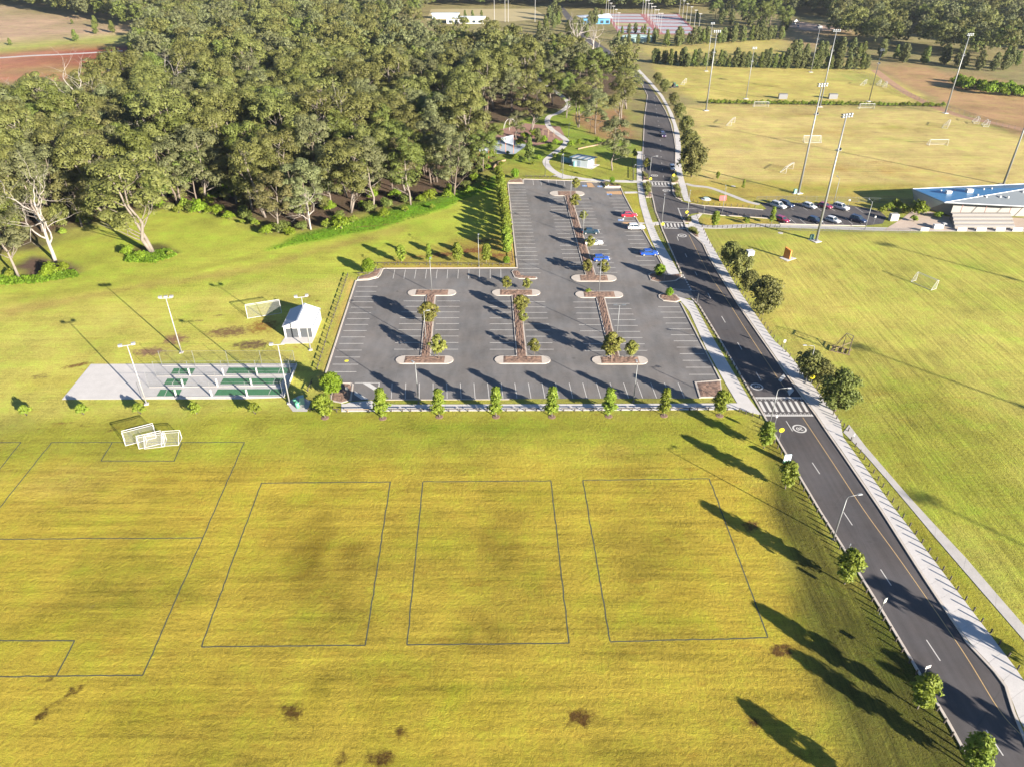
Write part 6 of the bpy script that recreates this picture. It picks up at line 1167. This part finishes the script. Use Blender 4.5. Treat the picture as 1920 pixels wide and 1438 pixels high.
for P, lb in (((938, 262), (963, 258), (963, 270), (948, 268)), 'white shade sail beside the orange posts of the playground'), (((896, 277), (918, 271), (916, 280), (899, 285)), 'pale shade sail under the grey gum left of playground'):
    Q4 = GS(P, 3.4); t = thing('shade_sail', lb, 'shade sail'); zs = (3.9, 4.3, 2.9, 3.3); b = MB(); n = 6; V = []
    for i in range(n + 1):
        for j in range(n + 1):
            s, w = i / n, j / n; p_ = Q4[0].lerp(Q4[1], s).lerp(Q4[3].lerp(Q4[2], s), w); z = (zs[0] * (1 - s) + zs[1] * s) * (1 - w) + (zs[3] * (1 - s) + zs[2] * s) * w - .35 * math.sin(math.pi * s) * math.sin(math.pi * w); V.append((p_.x, p_.y, z))
    b.add(V, [(i * (n + 1) + j, (i + 1) * (n + 1) + j, (i + 1) * (n + 1) + j + 1, i * (n + 1) + j + 1) for i in range(n) for j in range(n)]); b.build('sail', M('sail_cloth', (.40, .44, .48), .7, .05), t)
    for p_, z in zip(Q4, zs): MB().tube((p_.x, p_.y, 0), (p_.x, p_.y, z), .07, n=6).build('post', M('orange_post', (.45, .14, .05), .5, .1), t)
for u, v, lb in ((1023, 254, 'left timber swing frame beside the garden path'), (1033, 258, 'right timber swing frame beside the garden path')):
    q = G(u, v); t = thing('swing_frame', lb, 'swing', q, rad(20)); 
    for s in (-1, 1): MB().tube((1.2 * s, -.6, 0), (1.2 * s, 0, 2.3), .06, n=5).build('leg', PALETIM, t); MB().tube((1.2 * s, .6, 0), (1.2 * s, 0, 2.3), .06, n=5).build('leg', PALETIM, t)
    MB().tube((-1.3, 0, 2.3), (1.3, 0, 2.3), .06, n=5).build('top_beam', PALETIM, t); MB().box((0, 0, .5), (.5, .2, .04)).build('seat', BLACKP, t)
    for s in (-1, 1): MB().tube((.22 * s, 0, .5), (.22 * s, 0, 2.3), .012, n=3).build('chain', GALV, t)
b = MB(); gw = smooth_line(GS(ZP((200, 640), (225, 600), (260, 575), (310, 560))), 5); b.strip(gw, .4, 0, .55); tag(b.build('garden_wall', M('sandstone', (.22, .15, .09), .85, .2, 1)), 'curved sandstone garden wall at the playground lawn', 'wall')
b = MB(); gw = smooth_line(GS(ZP((930, 462), (1000, 445), (1080, 430), (1160, 405))), 5); b.strip(gw, .35, 0, .4); tag(b.build('garden_wall', M('sandstone')), 'low sandstone wall above the toilet block lawn', 'wall')
# ------------------------------------------------------------------ fences
def mesh_fence(pts, label, h=1.2, sp=3.0):
    q = GS(pts); T = plen(q); n = min(120, int(T / sp) + 1); R = resample(q, n); t = thing('mesh_fence', label, 'fence'); pm = MB().tube((0, 0, -.05), (0, 0, h), .035, n=5).mesh('post', LAMPD)
    for p_ in R: link('post', pm, t, p_)
    for z in (h - .03, .1): MB().path([p_ + Vector((0, 0, z)) for p_ in R], [.022] * n, 4).build('rail', LAMPD, t)
    m = MB()
    for a, c in zip(R, R[1:]): m.add([(a.x, a.y, .05), (c.x, c.y, .05), (c.x, c.y, h), (a.x, a.y, h)], [(0, 1, 2, 3)])
    m.build('mesh', NETK, t)
mesh_fence([(1640, 150), (1690, 178), (1790, 211), (1850, 230), (1925, 252)], 'dark mesh fence along the dirt track side of fields', 1.8)
mesh_fence([(1600, 134), (1640, 150)], 'short mesh fence at the top right of upper field', 1.8); mesh_fence([(1418, 378), (1500, 376.5), (1600, 379), (1660, 381), (1708, 383)], 'mesh fence behind the clubhouse car park', 1.4); mesh_fence([(1455, 431.5), (1560, 434.5), (1700, 437), (1728, 437)], 'low mesh fence between clubhouse path and right field', 1.1)
# ------------------------------------------------------------------ far courts, buildings, tractor
RED = M('red_court_surround', (.26, .085, .085), .8, .1, .1, world=True); LIL = M('lilac_court', (.28, .285, .31), .8, .08, .1, world=True)
CQ = GS([(1135, 26), (1272, 27), (1312, 66), (1160, 64)])
b = MB(); b.sheet(CQ, .01); cq = struct(b.build('court_surround', RED))
def CP(s, w): return CQ[0].lerp(CQ[1], s).lerp(CQ[3].lerp(CQ[2], s), w)
for cidx, (s0, s1) in enumerate(((.04, .47), (.56, .97))):
    for i in range(6):
        w0 = .03 + i * .163; w1 = w0 + .115; b = MB(); b.sheet([CP(s0, w0), CP(s1, w0), CP(s1, w1), CP(s0, w1)], .016); b.build('court', M('grass_court', (.28, .26, .12), .9, .2, .1) if (cidx == 0 and i == 3) else LIL, cq)
        for a, c in (((s0 + .01, w0 + .01), (s1 - .01, w0 + .01)), ((s0 + .01, w1 - .01), (s1 - .01, w1 - .01)), (((s0 + s1) / 2, w0 + .01), ((s0 + s1) / 2, w1 - .01))): line(CP(*a), CP(*c), cq, .022, 1.5, name='court_line')
CPOL = []
for i in range(6):
    for s in (0.0, .5, .53, 1.0):
        q = CP(s, .04 + i * .18); t = thing('court_light', 'white light pole beside the red and lilac ball courts', 'court light', q, 0, 'light poles of the ball courts'); MB().tube((0, 0, 0), (0, 0, 13), .17, .1, 6).build('pole', WPOLE, t); MB().box((0, 0, 13), (2.2, .5, .4)).build('lamp_head', WPOLE, t)
q = G(1196, 76); t = thing('water_tank', 'low pale green round tank ringed by trees', 'tank', q); MB().tube((0, 0, 0), (0, 0, 2.4), 11, n=40).build('wall', M('tank_wall', (.34, .46, .40), .6, .08, .3), t); MB().tube((0, 0, 2.4), (0, 0, 3.1), 11.2, .6, 40).build('roof', M('tank_roof', (.44, .56, .48), .6, .06, .3), t)
q = G(1118, 46); t = thing('courts_building', 'courts building with a white folded roof and blue side', 'building', q, rad(4)); MB().box((0, 6, 2), (22, 12, 4)).build('wall', M('blue_wall', (.04, .16, .28), .6, .1), t); b = MB(); b.add([(-14, -1, 5.2), (13, -1, 4.2), (13, 15, 6.2), (-14, 17, 4.6)], [(0, 1, 2, 3)]); b.build('roof', M('white_far_roof', (.6, .63, .66), .5, .05, .2), t)
for i in range(5): MB().box((-9 + i * 4.5, -.05, 1.6), (2.4, .1, 2.0)).build('window', GLASS, t)
q = G(872, 45); t = thing('oval_clubrooms', 'long low white clubrooms by the far oval', 'building', q); MB().box((0, 5, 2), (30, 10, 4)).build('wall', WHITE, t); MB().box((0, 5, 4.2), (33, 12.5, .35)).build('roof', M('white_far_roof'), t)
for i in range(6): MB().box((-12 + i * 4.8, -.05, 1.5), (2.6, .1, 1.8)).build('window', GLASS, t)
q = G(835, 36); t = thing('oval_shed', 'pale flat shed left of the far clubrooms', 'building', q); MB().box((0, 4, 1.8), (22, 8, 3.6)).build('wall', M('pale_block_wall'), t); MB().box((0, 4, 3.7), (24, 10, .3)).build('roof', M('pale_far_roof', (.5, .56, .6), .5, .05, .2), t)
b = MB(); b.sheet(GS([(808, 18), (1000, 17), (1030, 35), (960, 41), (800, 38)]), .008); struct(b.build('far_oval', M('far_oval_grass', (.30, .24, .11), .95, .2, .05, world=True)))
for u, lb in ((953, 'left tall light pole by the far oval'), (947, 'right tall light pole by the far oval'), (927, 'thin light pole left on the far oval'), (1003, 'light pole right of the far oval')):
    q = G(u, 42); t = thing('oval_light', lb, 'light pole', q); MB().tube((0, 0, 0), (0, 0, 28), .22, .12, 6).build('pole', WPOLE, t); MB().box((0, 0, 28), (2.6, .5, .8)).build('lamp_head', WPOLE, t)
b = MB(); b.sheet(GS([(1478, 50), (1500, 42), (1560, 50), (1600, 60), (1560, 58), (1510, 58)]), .008); struct(b.build('dirt_yard', M('yard_dirt', (.36, .24, .17), .95, .2, .1, world=True)))
q = G(1265, 165); t = thing('tractor', 'small green tractor on the left of upper field', 'tractor', q, rad(20)); MB().box((.7, 0, 1.0), (1.6, .8, .7)).build('bonnet', M('tractor_green', (.03, .14, .05), .4, .08), t); MB().box((-.5, 0, 1.6), (1.2, 1.2, 1.3), taper=.85).build('cab', GLASS, t); MB().box((-.5, 0, 2.3), (1.3, 1.3, .12)).build('roof', M('tractor_green'), t); MB().box((-2.2, 0, .4), (1.4, 2.6, .3)).build('mower_deck', TIMBER, t)
for x, r in ((-.6, .75), (1.2, .5)):
    for s in (-1, 1): MB().tube((x, s * .6, r), (x, s * .95, r), r, n=14).build('wheel', TYRE, t)

# ------------------------------------------------------------------ the morning air over the whole place
hz = MB(); hz.box((0, 1000, 38.5), (5000, 4000, 79)); hzo = hz.build('haze', None); tag(hzo, 'thin pale morning haze over the whole place', 'haze', kind='stuff')
hm = bpy.data.materials.new('thin_haze'); hm.use_nodes = True; ht = hm.node_tree; ht.nodes.remove(ht.nodes['Principled BSDF']); pv_ = ht.nodes.new('ShaderNodeVolumePrincipled')
pv_.inputs['Color'].default_value = (.86, .92, 1.0, 1); pv_.inputs['Density'].default_value = .00005; pv_.inputs['Anisotropy'].default_value = .25
ht.links.new(pv_.outputs[0], ht.nodes['Material Output'].inputs['Volume']); hzo.data.materials.clear(); hzo.data.materials.append(hm)
